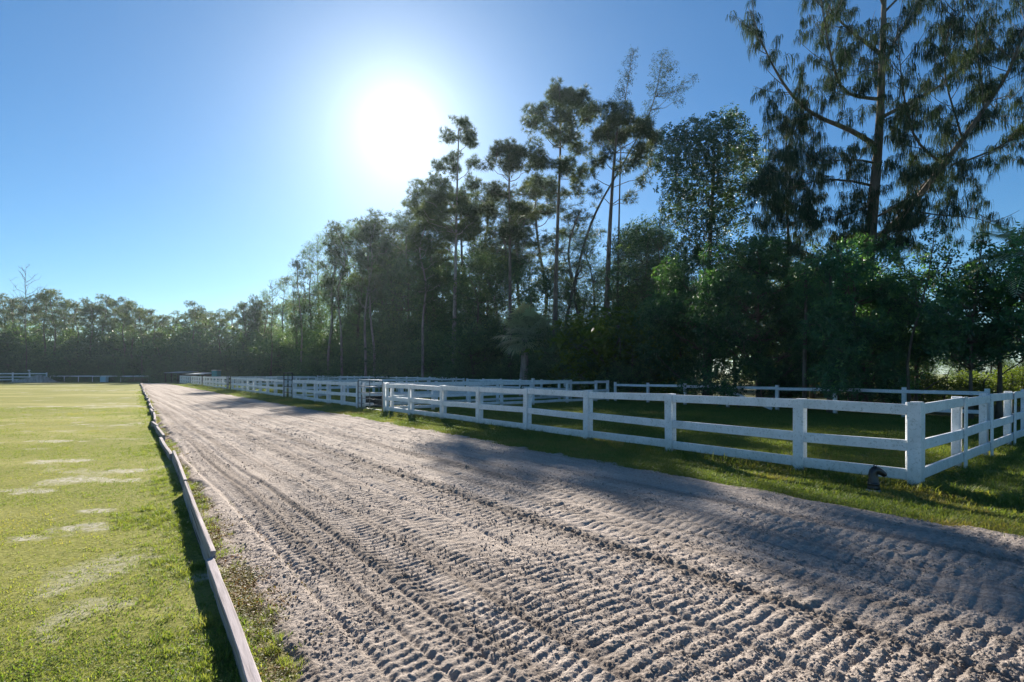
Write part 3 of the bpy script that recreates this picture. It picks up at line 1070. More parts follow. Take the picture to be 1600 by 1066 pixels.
def pipe_gate(s0, s1, label, hh=1.42, nbar=5, col='galv', rad=0.024):
    a, b = np.array([*sr(s0, -0.05), 0]), np.array([*sr(s1, -0.05), 0])
    t = thing('pipe_gate', a, label, 'gate')
    d = unit(b - a); L = np.linalg.norm(b - a)
    k = 0.10
    z0, z1 = 0.10, hh
    pts = []
    for cx_, cz, a0 in ((L - k, z0 + k, -90), (L - k, z1 - k, 0), (k, z1 - k, 90), (k, z0 + k, 180)):
        for q in range(5):
            th = R(a0 + q * 22.5)
            pts.append(d * (cx_ + k * math.cos(th)) + np.array([0, 0, cz + k * math.sin(th)]))
    pts.append(pts[0])
    mb = MB(); tube(mb, pts, rad, 8, cap=False); mb.build('frame', M[col], t, smooth=True)
    for i in range(1, nbar):
        z = z0 + (z1 - z0) * (i / nbar) ** 1.15
        mb = MB(); tube(mb, [d * 0.0 + [0, 0, z], d * L + [0, 0, z]], rad * 0.75, 8); mb.build('bar', M[col], t, smooth=True)
    mb = MB(); tube(mb, [d * L * 0.5 + [0, 0, z0], d * L * 0.5 + [0, 0, z1]], rad * 0.75, 8); mb.build('upright', M[col], t, smooth=True)
    return t


pipe_gate(21.75, 18.95, 'grey pipe gate with rounded corners across the near paddock entrance')
pipe_gate(35.1, 33.05, 'narrow dark metal gate between the second and third white fence sections', hh=1.75, nbar=4, col='tub', rad=0.035)
pipe_gate(56.7, 54.8, 'far dark gate between the third and fourth white fence sections', hh=1.45, col='tub', rad=0.035)


def tub():
    x, y = on_line(581, 0.9)
    t = thing('water_trough', (x, y, 0), 'black oval water trough standing behind the near pipe gate', 'trough')
    mb = MB()
    ring = []
    for (rr, z) in ((0.52, 0.0), (0.58, 0.3), (0.62, 0.56), (0.65, 0.58), (0.65, 0.62), (0.59, 0.62), (0.55, 0.3), (0.5, 0.08)):
        ring.append([(rr * 1.15 * math.cos(q * 0.2618), rr * 0.75 * math.sin(q * 0.2618), z) for q in range(24)])
    V = np.array(ring).reshape(-1, 3)
    Q = [(i * 24 + j, i * 24 + (j + 1) % 24, (i + 1) * 24 + (j + 1) % 24, (i + 1) * 24 + j) for i in range(7) for j in range(24)]
    mb.add(V, Q, [list(range(7 * 24, 8 * 24))])
    mb.build('shell', M['tub'], t, smooth=True)
    return t


tub()


# ------------------------------------------------------------------ iron horse head
def horse_head():
    x, y = gp(1365, 768)
    t = thing('hitching_post', (x, y, 0), 'small black iron horse head hitching post in front of the bottom rail', 'hitching post', rz=R(-8))
    mb = MB()
    prof = [(0.098, -0.02), (0.098, 0.012), (0.085, 0.03), (0.0, 0.032)]
    V = np.array([[(r * math.cos(k * 0.3927), r * math.sin(k * 0.3927), z) for k in range(16)] for r, z in prof]).reshape(-1, 3)
    Q = [(i * 16 + j, i * 16 + (j + 1) % 16, (i + 1) * 16 + (j + 1) % 16, (i + 1) * 16 + j) for i in range(3) for j in range(16)]
    mb.add(V, Q); mb.build('footing', M['concrete'], t, smooth=True)
    mb = MB()
    prof = [(0.072, 0.02), (0.080, 0.04), (0.080, 0.07), (0.070, 0.09), (0.078, 0.105), (0.078, 0.125), (0.062, 0.14), (0.0, 0.145)]
    V = np.array([[(r * math.cos(k * 0.3142), r * math.sin(k * 0.3142), z) for k in range(20)] for r, z in prof]).reshape(-1, 3)
    Q = [(i * 20 + j, i * 20 + (j + 1) % 20, (i + 1) * 20 + (j + 1) % 20, (i + 1) * 20 + j) for i in range(7) for j in range(20)]
    mb.add(V, Q); mb.build('collar', M['black'], t, smooth=True)
    # neck and head: one swept body with oval sections, head to the right
    path = [(0.0, 0.12, 0.076, 0.066), (-0.002, 0.17, 0.070, 0.056), (-0.004, 0.21, 0.063, 0.048), (-0.003, 0.25, 0.058, 0.043), (0.006, 0.288, 0.060, 0.042),
            (0.034, 0.312, 0.062, 0.043), (0.070, 0.304, 0.056, 0.039), (0.104, 0.284, 0.047, 0.033), (0.134, 0.262, 0.041, 0.029), (0.154, 0.246, 0.038, 0.029), (0.166, 0.236, 0.022, 0.019)]
    P = np.array([(a, b) for a, b, _, _ in path])
    tg = np.gradient(P, axis=0); tg /= np.linalg.norm(tg, axis=1, keepdims=True)
    V = []
    for (a, b, w, dpt), (tx, tz) in zip(path, tg):
        for k in range(14):
            th = k * 2 * math.pi / 14
            c, s = math.cos(th), math.sin(th)
            V.append((a + -tz * w * c, dpt * s, b + tx * w * c))
    n = len(path)
    Q = [(i * 14 + j, i * 14 + (j + 1) % 14, (i + 1) * 14 + (j + 1) % 14, (i + 1) * 14 + j) for i in range(n - 1) for j in range(14)]
    mb = MB(); mb.add(V, Q, [list(range((n - 1) * 14, n * 14))]); body = mb.build('head', M['black'], t, smooth=True)
    for sy in (-1, 1):
        mb = MB()
        tube(mb, [(0.020, sy * 0.022, 0.352), (0.018, sy * 0.027, 0.376), (0.024, sy * 0.027, 0.398)], [0.013, 0.011, 0.002], 7)
        mb.build('ear', M['black'], body, smooth=True)
    mb = MB()
    pts = [(-0.058, 0, 0.17), (-0.060, 0, 0.22), (-0.058, 0, 0.27), (-0.045, 0, 0.315), (-0.016, 0, 0.352), (0.03, 0, 0.370)]
    tube(mb, pts, [0.008, 0.011, 0.013, 0.014, 0.012, 0.005], 7)
    mb.build('mane', M['black'], body, smooth=True)
    mb = MB()
    ring = [(0.138, 0.026 * math.cos(q * 0.3927), 0.190 + 0.055 * math.sin(q * 0.3927)) for q in range(17)]
    tube(mb, ring, 0.004, 6, cap=False)
    o = mb.build('ring', M['black'], body, smooth=True)
    o.rotation_euler = (0, 0, 0)


horse_head()


# ------------------------------------------------------------------ trees
def needle_tuft(nn, ln, wd, spread):
    V, T = [], []
    for k in range(nn):
        th = rng.uniform(0, 6.283); ph = spread * math.sqrt(rng.uniform())
        d = np.array([math.sin(ph) * math.cos(th), math.sin(ph) * math.sin(th), math.cos(ph)])
        s = unit(np.cross(d, rng.normal(size=3))) * wd / 2
        L = ln * rng.uniform(0.7, 1.1)
        i = len(V)
        V += [-s, s, d * L + s * 0.3, d * L - s * 0.3]
        T.append((i, i + 1, i + 2, i + 3))
    return np.array(V), np.array(T)


def leaf_spray(nl, ln, wd, rad):
    V, Q = [], []
    for k in range(nl):
        th = rng.uniform(0, 6.283)
        b = np.array([0, 0, 1.0]) * rng.uniform(-0.3, 1.0) * rad + rng.normal(0, rad * 0.25, 3)
        d = unit(np.array([math.cos(th), math.sin(th), rng.uniform(-0.5, 0.8)])) * ln * rng.uniform(0.7, 1.25)
        s = unit(np.cross(d, rng.normal(size=3))) * wd / 2
        i = len(V)
        V += [b, b + d * 0.45 + s, b + d, b + d * 0.45 - s]
        Q.append((i, i + 1, i + 2, i + 3))
    return np.array(V), np.array(Q)


def droop_spray(ns, ln, wd):
    """strands of fine drooping twigs, z up"""
    V, Q = [], []
    for k in range(ns):
        th = rng.uniform(0, 6.283)
        o = np.array([math.cos(th), math.sin(th), 0.0])
        L = ln * rng.uniform(0.6, 1.15)
        out = rng.uniform(0.10, 0.42) * L
        b = o * 0.03 + [0, 0, rng.uniform(-0.05, 0.08)]
        m1 = b + o * out * 0.6 + [0, 0, 0.02 * L]
        m2 = b + o * out + [0, 0, -0.40 * L]
        e = b + o * out * 1.05 + [0, 0, -0.95 * L]
        s = np.array([-o[1], o[0], 0]) * wd / 2
        tw = rng.uniform(-0.5, 0.5) * wd * o
        i = len(V)
        V += [b - s, b + s, m1 - s, m1 + s, m2 - s + tw, m2 + s - tw, e]
        Q += [(i, i + 1, i + 3, i + 2), (i + 2, i + 3, i + 5, i + 4), (i + 4, i + 5, i + 6, i + 6)]
    V = np.array(V); Q = np.array(Q)
    return V, Q


TPL = {
    'pine': [needle_tuft(18, 0.36, 0.020, 1.25) for _ in range(3)],
    'farpine': [needle_tuft(9, 0.42, 0.042, 1.6) for _ in range(3)],
    'broad': [leaf_spray(9, 0.14, 0.062, 0.16) for _ in range(3)],
    'wood': [leaf_spray(8, 0.15, 0.075, 0.22) for _ in range(3)],
    'airy': [leaf_spray(8, 0.13, 0.032, 0.18) for _ in range(3)],
    'droop': None,
}


def droop_tpl():
    out = []
    for _ in range(4):
        V, Q = droop_spray(10, 0.50, 0.018)
        T3 = []
        for q in Q:
            if q[2] == q[3]: T3.append((q[0], q[1], q[2]))
            else: T3 += [(q[0], q[1], q[2]), (q[0], q[2], q[3])]
        out.append((V, np.array(T3)))
    return out


TPL['droop'] = droop_tpl()
LEAFMAT = {'pine': 'pine_leaf', 'farpine': 'pine_leaf', 'broad': 'broad_leaf', 'wood': 'wood_leaf', 'airy': 'wood_leaf', 'droop': 'droop_leaf'}


def ball(n):
    v = rng.normal(size=(n, 3))
    v /= np.linalg.norm(v, axis=1, keepdims=True)
    return v


def wiggle(p0, p1, n, amp, sagz=0.0):
    p0, p1 = np.asarray(p0, float), np.asarray(p1, float)
    f = np.linspace(0, 1, n)[:, None]
    P = p0 + (p1 - p0) * f
    L = np.linalg.norm(p1 - p0)
    w = rng.normal(0, amp * L, (n, 3)); w[0] = 0; w[-1] = 0
    P = P + w
    P[:, 2] += sagz * L * np.sin(f[:, 0] * math.pi)
    return P


def foliage(crown, kind, c, rad, dens=1.0):
    """leaves of one clump"""
    c = np.asarray(c, float)
    tp = TPL[kind]
    v0 = rng.normal(0, 0.10)
    if kind in ('pine', 'farpine'):
        n = max(6, int((52 if kind == 'pine' else 26) * rad * rad * dens))
        d = ball(n)
        rr = rad * rng.uniform(0.1, 1.0, n) ** 0.6
        pos = c + d * rr[:, None] * np.array([1.0, 1.0, 0.72]) + [0, 0, 0.1 * rad]
        ax = d * 1.0 + np.array([0, 0, 0.45])
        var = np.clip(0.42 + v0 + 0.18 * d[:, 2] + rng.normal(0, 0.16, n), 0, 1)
        scl = rng.uniform(0.75, 1.2, n)
    elif kind == 'droop':
        n = max(3, int(38 * rad * rad * dens))
        d = ball(n)
        pos = c + d * (rad * rng.uniform(0.1, 1.0, n) ** 0.6)[:, None] * np.array([1, 1, 0.6])
        ax = np.tile(np.array([0, 0, 1.0]), (n, 1)) + rng.normal(0, 0.12, (n, 3))
        var = np.clip(0.45 + v0 + rng.normal(0, 0.2, n), 0, 1)
        scl = rng.uniform(0.6, 1.2, n)
    else:
        k = {'broad': 165, 'wood': 66, 'airy': 80}[kind]
        n = max(6, int(k * rad * rad * dens))
        d = ball(n)
        rr = rad * np.where(rng.uniform(size=n) < 0.75, rng.uniform(0.72, 1.08, n), rng.uniform(0.2, 0.75, n))
        lump = 0.7 + 0.6 * vnoise(d[:, 0] * 2.6 + c[0], d[:, 1] * 2.6 + d[:, 2] * 2.1 + c[2], 3)
        pos = c + d * (rr * lump)[:, None] * np.array([1, 1, 0.82])
        ax = d + rng.normal(0, 0.5, (n, 3)) + [0, 0, 0.25 if kind != 'airy' else 0.9]
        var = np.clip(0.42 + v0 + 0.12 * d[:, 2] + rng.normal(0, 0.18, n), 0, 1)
        scl = rng.uniform(0.7, 1.3, n)
    which = rng.integers(0, len(tp), n)
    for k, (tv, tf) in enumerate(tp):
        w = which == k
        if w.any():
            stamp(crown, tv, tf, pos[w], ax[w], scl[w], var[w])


def along(P, f):
    f = np.clip(f, 0, 1) * (len(P) - 1)
    i = min(int(f), len(P) - 2)
    return P[i] + (P[i + 1] - P[i]) * (f - i)


def build_tree(name, label, cat, base, trunk, r0, r1, blobs, kind, bark, dens=1.0, group=None, leafmat=None, limb_r=0.35, sub=True, limbs=(), twig=True):
    """trunk: world points; blobs: (centre, radius) world; everything stored relative to base"""
    base = np.asarray(base, float)
    T = np.asarray(trunk, float) - base
    wood, crown = MB(), MB()
    n = len(T)
    L = np.concatenate([[0], np.cumsum(np.linalg.norm(np.diff(T, axis=0), axis=1))])
    # resample smoothly
    m_ = max(8, int(L[-1] / 1.2))
    f = np.linspace(0, L[-1], m_)
    Tp = np.stack([np.interp(f, L, T[:, k]) for k in range(3)], -1)
    for _ in range(2):
        Tp[1:-1] = (Tp[:-2] + 2 * Tp[1:-1] + Tp[2:]) / 4
    rad = r0 + (r1 - r0) * (f / L[-1]) ** 0.8
    rad[0] *= 1.35
    tube(wood, Tp, rad, 9)
    attach = [(Tp, rad)]
    for lp, la, lb in limbs:
        lp = np.asarray(lp, float) - base
        ll = np.concatenate([[0], np.cumsum(np.linalg.norm(np.diff(lp, axis=0), axis=1))])
        q = np.linspace(0, ll[-1], max(6, int(ll[-1] / 0.7)))
        lp = np.stack([np.interp(q, ll, lp[:, k]) for k in range(3)], -1)
        for _ in range(2):
            lp[1:-1] = (lp[:-2] + 2 * lp[1:-1] + lp[2:]) / 4
        lr = la + (lb - la) * (q / ll[-1])
        tube(wood, lp, lr, 7)
        attach.append((lp, lr))
    allp = np.concatenate([a for a, _ in attach]); allr = np.concatenate([b for _, b in attach])
    for c, rb in blobs:
        c = np.asarray(c, float) - base
        # join to the nearest wood below
        hd = np.linalg.norm(allp[:, :2] - c[:2], axis=1)
        want = c[2] - 0.45 * hd - 0.2
        cost = hd + 1.2 * np.abs(allp[:, 2] - want) + np.where(allp[:, 2] > c[2] + 0.3, 5, 0)
        j = int(np.argmin(cost))
        p0 = allp[j]
        br = min(allr[j] * 0.7, max(0.02, limb_r * 0.12 * (0.5 + rb * 0.5)))
        if np.linalg.norm(c - p0) > 0.3:
            P = wiggle(p0, c, 6, 0.04, -0.05)
            tube(wood, P, np.linspace(br, br * 0.4, 6), 5)
        if kind in ('pine', 'farpine') and rb > 0.75:
            m = max(4, int(8.5 * rb * rb))
            d = ball(m)
            for q in range(m):
                pc = c + d[q] * rb * rng.uniform(0.3, 1.1) * np.array([1, 1, 0.75])
                if twig:
                    tube(wood, wiggle(c + d[q] * 0.05, pc, 4, 0.06, -0.08), np.linspace(max(br * 0.4, 0.014), 0.008, 4), 4)
                foliage(crown, kind, pc, rng.uniform(0.34, 0.62), dens)
        elif kind == 'droop':
            m = 1 if rb < 0.35 else 2
            d = ball(m)
            for q in range(m):
                pc = c + d[q] * rb * rng.uniform(0.2, 0.9)
                if twig and rb > 0.35:
                    tube(wood, wiggle(c, pc, 4, 0.08, 0.12), np.linspace(0.018, 0.006, 4), 4)
                foliage(crown, kind, pc, max(0.30, rb * 0.8), dens)
        else:
            if twig:
                for q in range(2 if kind != 'airy' else 4):
                    pc = c + ball(1)[0] * rb * 0.8
                    tube(wood, wiggle(c, pc, 4, 0.08, 0.0), np.linspace(max(br * 0.4, 0.012), 0.006, 4), 4)
            foliage(crown, kind, c, rb, dens)
    t = thing(name, base, label, cat, group)
    wood.build('trunk', M[bark], t, smooth=True)
    if crown.n:
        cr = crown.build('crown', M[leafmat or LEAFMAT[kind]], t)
    return t


def pblobs(lst, y, spread, grow=1.22):
    out = []
    for u, v, rp in lst:
        yy = y + rng.uniform(-spread, spread)
        out.append((px(u, v, yy), grow * rp / F * yy))
    return out


def ptrunk(lst, y, y1=None):
    return [px(u, v, y) if i else np.array([px(u, v, y)[0], y, -0.1]) for i, (u, v) in enumerate(lst)]


def fill(u0, u1, v0, v1, n, r0, r1, shape='oval'):
    out = []
    while len(out) < n:
        a, b = rng.uniform(-1, 1), rng.uniform(-1, 1)
        if shape == 'oval' and a * a + b * b > 1: continue
        if shape == 'dome' and b < 0 and a * a + b * b > 1: continue
        out.append(((u0 + u1) / 2 + a * (u1 - u0) / 2, (v0 + v1) / 2 + b * (v1 - v0) / 2, rng.uniform(r0, r1)))
    return out


# --- pines that stand out
x, y = on_line(708, 17.0)
build_tree('pine_tree', 'tall pine with long bare straight trunk, its narrow crown nearest the sun', 'pine', (x, y, 0),
           ptrunk([(708, 612), (710, 500), (712, 400), (714, 300), (717, 200)], y), 0.26, 0.05,
           pblobs([(716, 203, 17), (733, 222, 15), (702, 214, 12), (738, 255, 11), (706, 262, 14), (690, 283, 13), (664, 297, 13), (650, 318, 12), (673, 322, 14), (735, 293, 15), (718, 306, 17),
                   (746, 328, 15), (692, 338, 15), (702, 366, 16), (736, 362, 16), (668, 352, 12), (725, 335, 16), (682, 305, 12), (653, 302, 12), (676, 285, 13), (690, 262, 11), (682, 322, 15), (660, 335, 12), (712, 325, 16), (740, 345, 15), (705, 245, 11), (695, 308, 15), (720, 360, 16)], y, 2.0), 'pine', 'bark_pale', 1.7)
x, y = on_line(797, 19)
build_tree('pine_tree', 'flat topped pine between the sunward pine and the tallest pine', 'pine', (x, y, 0),
           ptrunk([(797, 615), (797, 450), (796, 330), (795, 240)], y), 0.24, 0.06,
           pblobs([(795, 238, 15), (776, 243, 15), (815, 243, 15), (835, 260, 13), (765, 258, 11), (800, 262, 18), (768, 298, 11), (830, 297, 15), (790, 308, 17), (812, 328, 15), (770, 330, 15), (845, 330, 13), (800, 360, 16)], y, 1.6), 'pine', 'bark_pine', 2.2)
x, y = on_line(866, 20)
build_tree('pine_tree', 'tallest dark pine with broad bushy top and spiky leader', 'pine', (x, y, 0),
           ptrunk([(866, 612), (868, 450), (872, 330), (876, 230), (874, 135)], y), 0.28, 0.05,
           pblobs([(887, 150, 18), (866, 154, 17), (905, 160, 18), (922, 172, 12), (846, 178, 17), (830, 190, 12), (880, 182, 20), (868, 132, 8), (912, 187, 14), (860, 208, 14), (836, 226, 10), (890, 213, 18),
                   (905, 236, 14), (850, 250, 15), (880, 263, 16), (908, 270, 13), (842, 288, 13), (868, 300, 14), (895, 300, 12), (934, 168, 8)], y, 1.8), 'pine', 'bark_pine', 2.2)
x, y = on_line(946, 20)
build_tree('pine_tree', 'thick trunked pine with reddish tinged wide crown right of the tallest pine', 'pine', (x, y, 0),
           ptrunk([(946, 615), (948, 480), (952, 370), (958, 270), (966, 185)], y), 0.30, 0.07,
           pblobs([(966, 185, 19), (985, 190, 18), (946, 196, 15), (1005, 205, 18), (1019, 226, 14), (930, 215, 13), (965, 214, 22), (1000, 240, 16), (940, 246, 15), (975, 260, 14), (1018, 264, 10), (920, 270, 12),
                   (1006, 285, 11), (930, 300, 11), (985, 310, 10), (1012, 248, 12)], y, 1.6), 'pine', 'bark_pine', 2.2)
x, y = on_line(870, 21.5)
build_tree('leaning_tree', 'slender leaning tree with sparse upright plumes above the pines', 'tree', (x, y, 0),
           ptrunk([(866, 615), (880, 520), (898, 440), (915, 370), (935, 320), (965, 272), (992, 222), (1016, 182), (1028, 135), (1036, 85)], y), 0.21, 0.02,
           pblobs([(1035, 90, 10), (1030, 112, 12), (1046, 108, 10), (1024, 140, 11), (1016, 168, 11), (1040, 145, 8), (1052, 146, 8), (1068, 134, 9), (1084, 123, 6), (1060, 158, 7), (1012, 190, 9), (1042, 128, 8)], y, 0.5), 'airy', 'bark_grey', 2.2, limb_r=0.3, leafmat='droop_leaf')
x, y = on_line(978, 23)
build_tree('leaning_tree', 'thin feathery tree top rising behind the reddish pine crown', 'tree', (x, y, 0),
           ptrunk([(962, 615), (966, 400), (970, 220), (976, 160), (984, 110), (990, 76)], y), 0.14, 0.015,
           pblobs([(990, 84, 7), (985, 100, 8), (979, 118, 9), (976, 138, 10), (968, 155, 10), (972, 172, 11)], y, 0.4), 'airy', 'bark_grey', 2.2, limb_r=0.3, leafmat='droop_leaf')
x, y = on_line(1110, 18)
build_tree('broadleaf_tree', 'tall rounded leafy tree between the pines and the drooping ironwood', 'tree', (x, y, 0),
           ptrunk([(1106, 625), (1108, 400), (1116, 250)], y), 0.25, 0.08,
           pblobs([(1055, 217, 17), (1085, 208, 17), (1120, 203, 19), (1140, 182, 10), (1152, 190, 10), (1160, 222, 19), (1050, 250, 19), (1090, 246, 24), (1130, 250, 24), (1170, 257, 18), (1060, 290, 21), (1100, 300, 26), (1145, 300, 24),
                   (1182, 290, 15), (1055, 332, 19), (1095, 350, 22), (1140, 345, 21), (1080, 392, 19), (1120, 396, 21)], y, 1.8, 1.5), 'broad', 'bark_grey', 1.25, leafmat='dark_leaf')


# --- the big drooping ironwood
def ironwood():
    x, y = on_line(1348, 20)
    trunk = ptrunk([(1345, 620), (1350, 480), (1357, 400), (1366, 300), (1374, 210), (1378, 120), (1381, 0), (1386, -110)], y)
    L = [
        ([(1375, 370), (1420, 330), (1475, 255), (1502, 222), (1545, 160), (1580, 110), (1600, 50), (1612, -10)], 0.17, 0.03, -1.5),
        ([(1364, 225), (1330, 202), (1290, 189), (1265, 179), (1235, 150), (1205, 100), (1187, 60), (1173, 15)], 0.13, 0.012, -1.0),
        ([(1377, 85), (1345, 62), (1318, 42), (1290, 10), (1275, -30)], 0.09, 0.015, 1.0),
        ([(1374, 155), (1340, 152), (1312, 147), (1300, 100), (1289, 40), (1280, -20)], 0.09, 0.015, -1.8),
        ([(1374, 186), (1410, 166), (1460, 142), (1505, 105), (1540, 66), (1560, 30)], 0.10, 0.015, 1.6),
        ([(1478, 258), (1440, 235), (1420, 200), (1412, 150), (1405, 95), (1402, 30)], 0.07, 0.012, -2.4),
        ([(1486, 258), (1540, 245), (1600, 205), (1640, 185)], 0.06, 0.012, -1.6),
        ([(1379, 110), (1398, 60), (1430, 20), (1450, -20)], 0.08, 0.02, 0.8),
        ([(1362, 290), (1320, 278), (1280, 275), (1245, 292), (1215, 300)], 0.07, 0.012, 1.8),
        ([(1367, 255), (1330, 245), (1300, 255), (1270, 250)], 0.06, 0.012, -1.4),
        ([(1368, 340), (1410, 318), (1440, 290), (1470, 300)], 0.06, 0.012, 1.2),
        ([(1365, 320), (1330, 330), (1300, 350), (1260, 345)], 0.06, 0.012, -0.6),
        ([(1505, 222), (1490, 170), (1470, 110), (1480, 50), (1495, 0)], 0.05, 0.012, -2.0),
        ([(1545, 160), (1525, 120), (1530, 60), (1520, 10)], 0.04, 0.01, -1.0),
        ([(1381, 10), (1365, -30), (1340, -70)], 0.06, 0.02, -0.6), ([(1381, 20), (1420, -20), (1460, -60)], 0.06, 0.02, 0.8),
        ([(1430, 330), (1480, 340), (1530, 335), (1550, 350)], 0.04, 0.01, -1.4),
    ]
    limbs, blobs = [], []
    for pts, a, b, dy in L:
        P = [px(u, v, y + dy * min(1, i / 3)) for i, (u, v) in enumerate(pts)]
        limbs.append((P, a, b))
        Pa = np.array(P)
        ln = np.linalg.norm(np.diff(Pa, axis=0), axis=1).sum()
        for q in np.arange(0.22, 1.0, 0.30 / ln):
            c = along(Pa, q)
            tg = unit(along(Pa, min(1, q + 0.06)) - along(Pa, max(0, q - 0.06)))
            d = unit(tg * 0.7 + ball(1)[0] * np.array([1, 1, 0.5]) + [0, 0, rng.uniform(-0.1, 0.75)])
            BL = rng.uniform(0.7, 1.9)
            e = c + d * BL
            bp = [c, c + d * BL * 0.5 + [0, 0, -0.05 * BL], e + [0, 0, 0.12 * BL]]
            limbs.append((bp, 0.020, 0.006))
            for w in np.arange(0.35, 1.05, 0.42 / BL):
                if rng.uniform() < 0.18: continue
                blobs.append((along(np.array(bp), min(w, 1)) + rng.normal(0, 0.06, 3) + [0, 0, 0.05], rng.uniform(0.16, 0.34)))
    for (u0, v0, u1, v1, k) in ((1200, 225, 1300, 330, 26), (1195, 130, 1260, 230, 10), (1240, 0, 1420, 140, 26), (1310, 200, 1440, 380, 52), (1440, 20, 1610, 140, 30), (1420, 160, 1510, 300, 26), (1255, 320, 1440, 400, 30), (1400, 290, 1545, 375, 26), (1500, 130, 1610, 280, 20), (1330, 60, 1420, 200, 12), (1180, 250, 1260, 400, 26)):
        for _ in range(int(k * 1.15)):
            yy = y + rng.uniform(-2.4, 2.4)
            blobs.append((px(rng.uniform(u0, u1), rng.uniform(v0, v1), yy), rng.uniform(0.35, 0.6)))
    build_tree('ironwood_tree', 'huge dark ironwood with hanging needle sprays and one long limb sweeping up right', 'tree', (x, y, 0), trunk, 0.42, 0.06, blobs, 'droop', 'bark_grey', 1.2,
               limbs=limbs, limb_r=0.3)


ironwood()
x, y = on_line(1228, 22)
build_tree('ironwood_tree', 'smaller ironwood with hanging sprays filling the space left of the huge ironwood', 'tree', (x, y, 0),
           ptrunk([(1232, 620), (1228, 480), (1234, 380), (1226, 280), (1230, 180)], y), 0.17, 0.03,
           [(px(u, v, y + rng.uniform(-1.6, 1.6)), rp / F * y) for u, v, rp in fill(1180, 1290, 165, 420, 100, 9, 17)], 'droop', 'bark_grey', 1.0, limb_r=0.25)


# --- glossy leafy trees in front of the wood on the right
for (u, r, u0, u1, v0, v1, n, lab) in (
        (1100, 17.0, 1020, 1150, 400, 610, 46, 'mid green bushy tree left of the glossy trees, thin pale trunk below'),
        (1185, 16.2, 1095, 1270, 362, 615, 92, 'broad glossy green tree overhanging the back fence, brightest leaf tips at its top'),
        (1335, 16.4, 1255, 1412, 378, 615, 88, 'dark glossy bushy tree below the ironwood trunk')):
    x, y = on_line(u, r)
    build_tree('glossy_tree', lab, 'tree', (x, y, 0), ptrunk([(u, 640), (u + 3, 560), (u - 4, 470), (u + 4, v0 + 30)], y), 0.14, 0.04,
               pblobs(fill(u0, u1, v0, v1, n, 14, 26, 'dome'), y, 1.9), 'broad', 'bark_grey', 0.85)
# thin dark stems standing in front of them at the back fence
for (u, lab) in ((1258, 'thin dark stem beside the back fence post under the broad glossy tree'), (1297, 'thick dark stem crossing the back fence between the two glossy trees')):
    x, y = on_line(u, 14.95)
    build_tree('young_tree', lab, 'tree', (x, y, 0), ptrunk([(u, 640), (u - 2, 560), (u + 3, 470), (u, 420)], y), 0.11, 0.05,
               pblobs([(u - 8, 430, 13), (u + 12, 445, 14), (u, 470, 13), (u - 14, 480, 11), (u + 15, 500, 12)], y, 0.6), 'broad', 'bark_grey', 0.9, limb_r=0.2)

x, y = on_line(1517, 15.6)
build_tree('small_tree', 'small dark tree with thin straight stem near the far end of the back fence', 'tree', (x, y, 0),
           ptrunk([(1517, 640), (1516, 560), (1518, 500), (1528, 430), (1536, 370)], y), 0.07, 0.02,
           pblobs([(1536, 375, 10), (1528, 392, 11), (1545, 408, 11), (1520, 420, 10), (1560, 430, 10)] + fill(1455, 1585, 432, 565, 42, 12, 20), y, 1.2), 'broad', 'bark_grey', 0.75, limb_r=0.2)
for (u, r, u0, u1, v0, v1, n, lab) in ((1560, 17.5, 1500, 1630, 395, 545, 46, 'dark leafy tree crowded behind the small thin stemmed tree'), (1625, 15.8, 1560, 1690, 350, 560, 50, 'dark leafy tree at the picture edge under the feather palm'),
                                        (1430, 19.5, 1385, 1500, 430, 560, 36, 'dark spreading tree behind the sparse sapling, sunlit clearing under it')):
    x, y = on_line(u, r)
    build_tree('leafy_tree', lab, 'tree', (x, y, 0), ptrunk([(u, 640), (u + 4, 560), (u - 4, 480), (u + 3, v0 + 30)], y), 0.10, 0.03,
               pblobs(fill(u0, u1, v0, v1, n, 12, 20, 'dome'), y, 1.3), 'broad', 'bark_grey', 0.8)
x, y = on_line(1455, 16.5)
build_tree('small_tree', 'sparse sapling with large leaves against the sky below the ironwood limb', 'tree', (x, y, 0),
           ptrunk([(1425, 640), (1410, 560), (1425, 510), (1450, 470), (1455, 400), (1462, 350)], y), 0.07, 0.015,
           pblobs([(1463, 358, 11), (1452, 378, 13), (1474, 388, 14), (1444, 405, 11), (1482, 410, 13), (1460, 428, 12), (1440, 440, 10), (1430, 470, 13), (1408, 420, 14), (1395, 400, 13), (1412, 465, 14), (1425, 440, 11)], y, 0.8), 'broad', 'bark_grey', 0.7, limb_r=0.2)


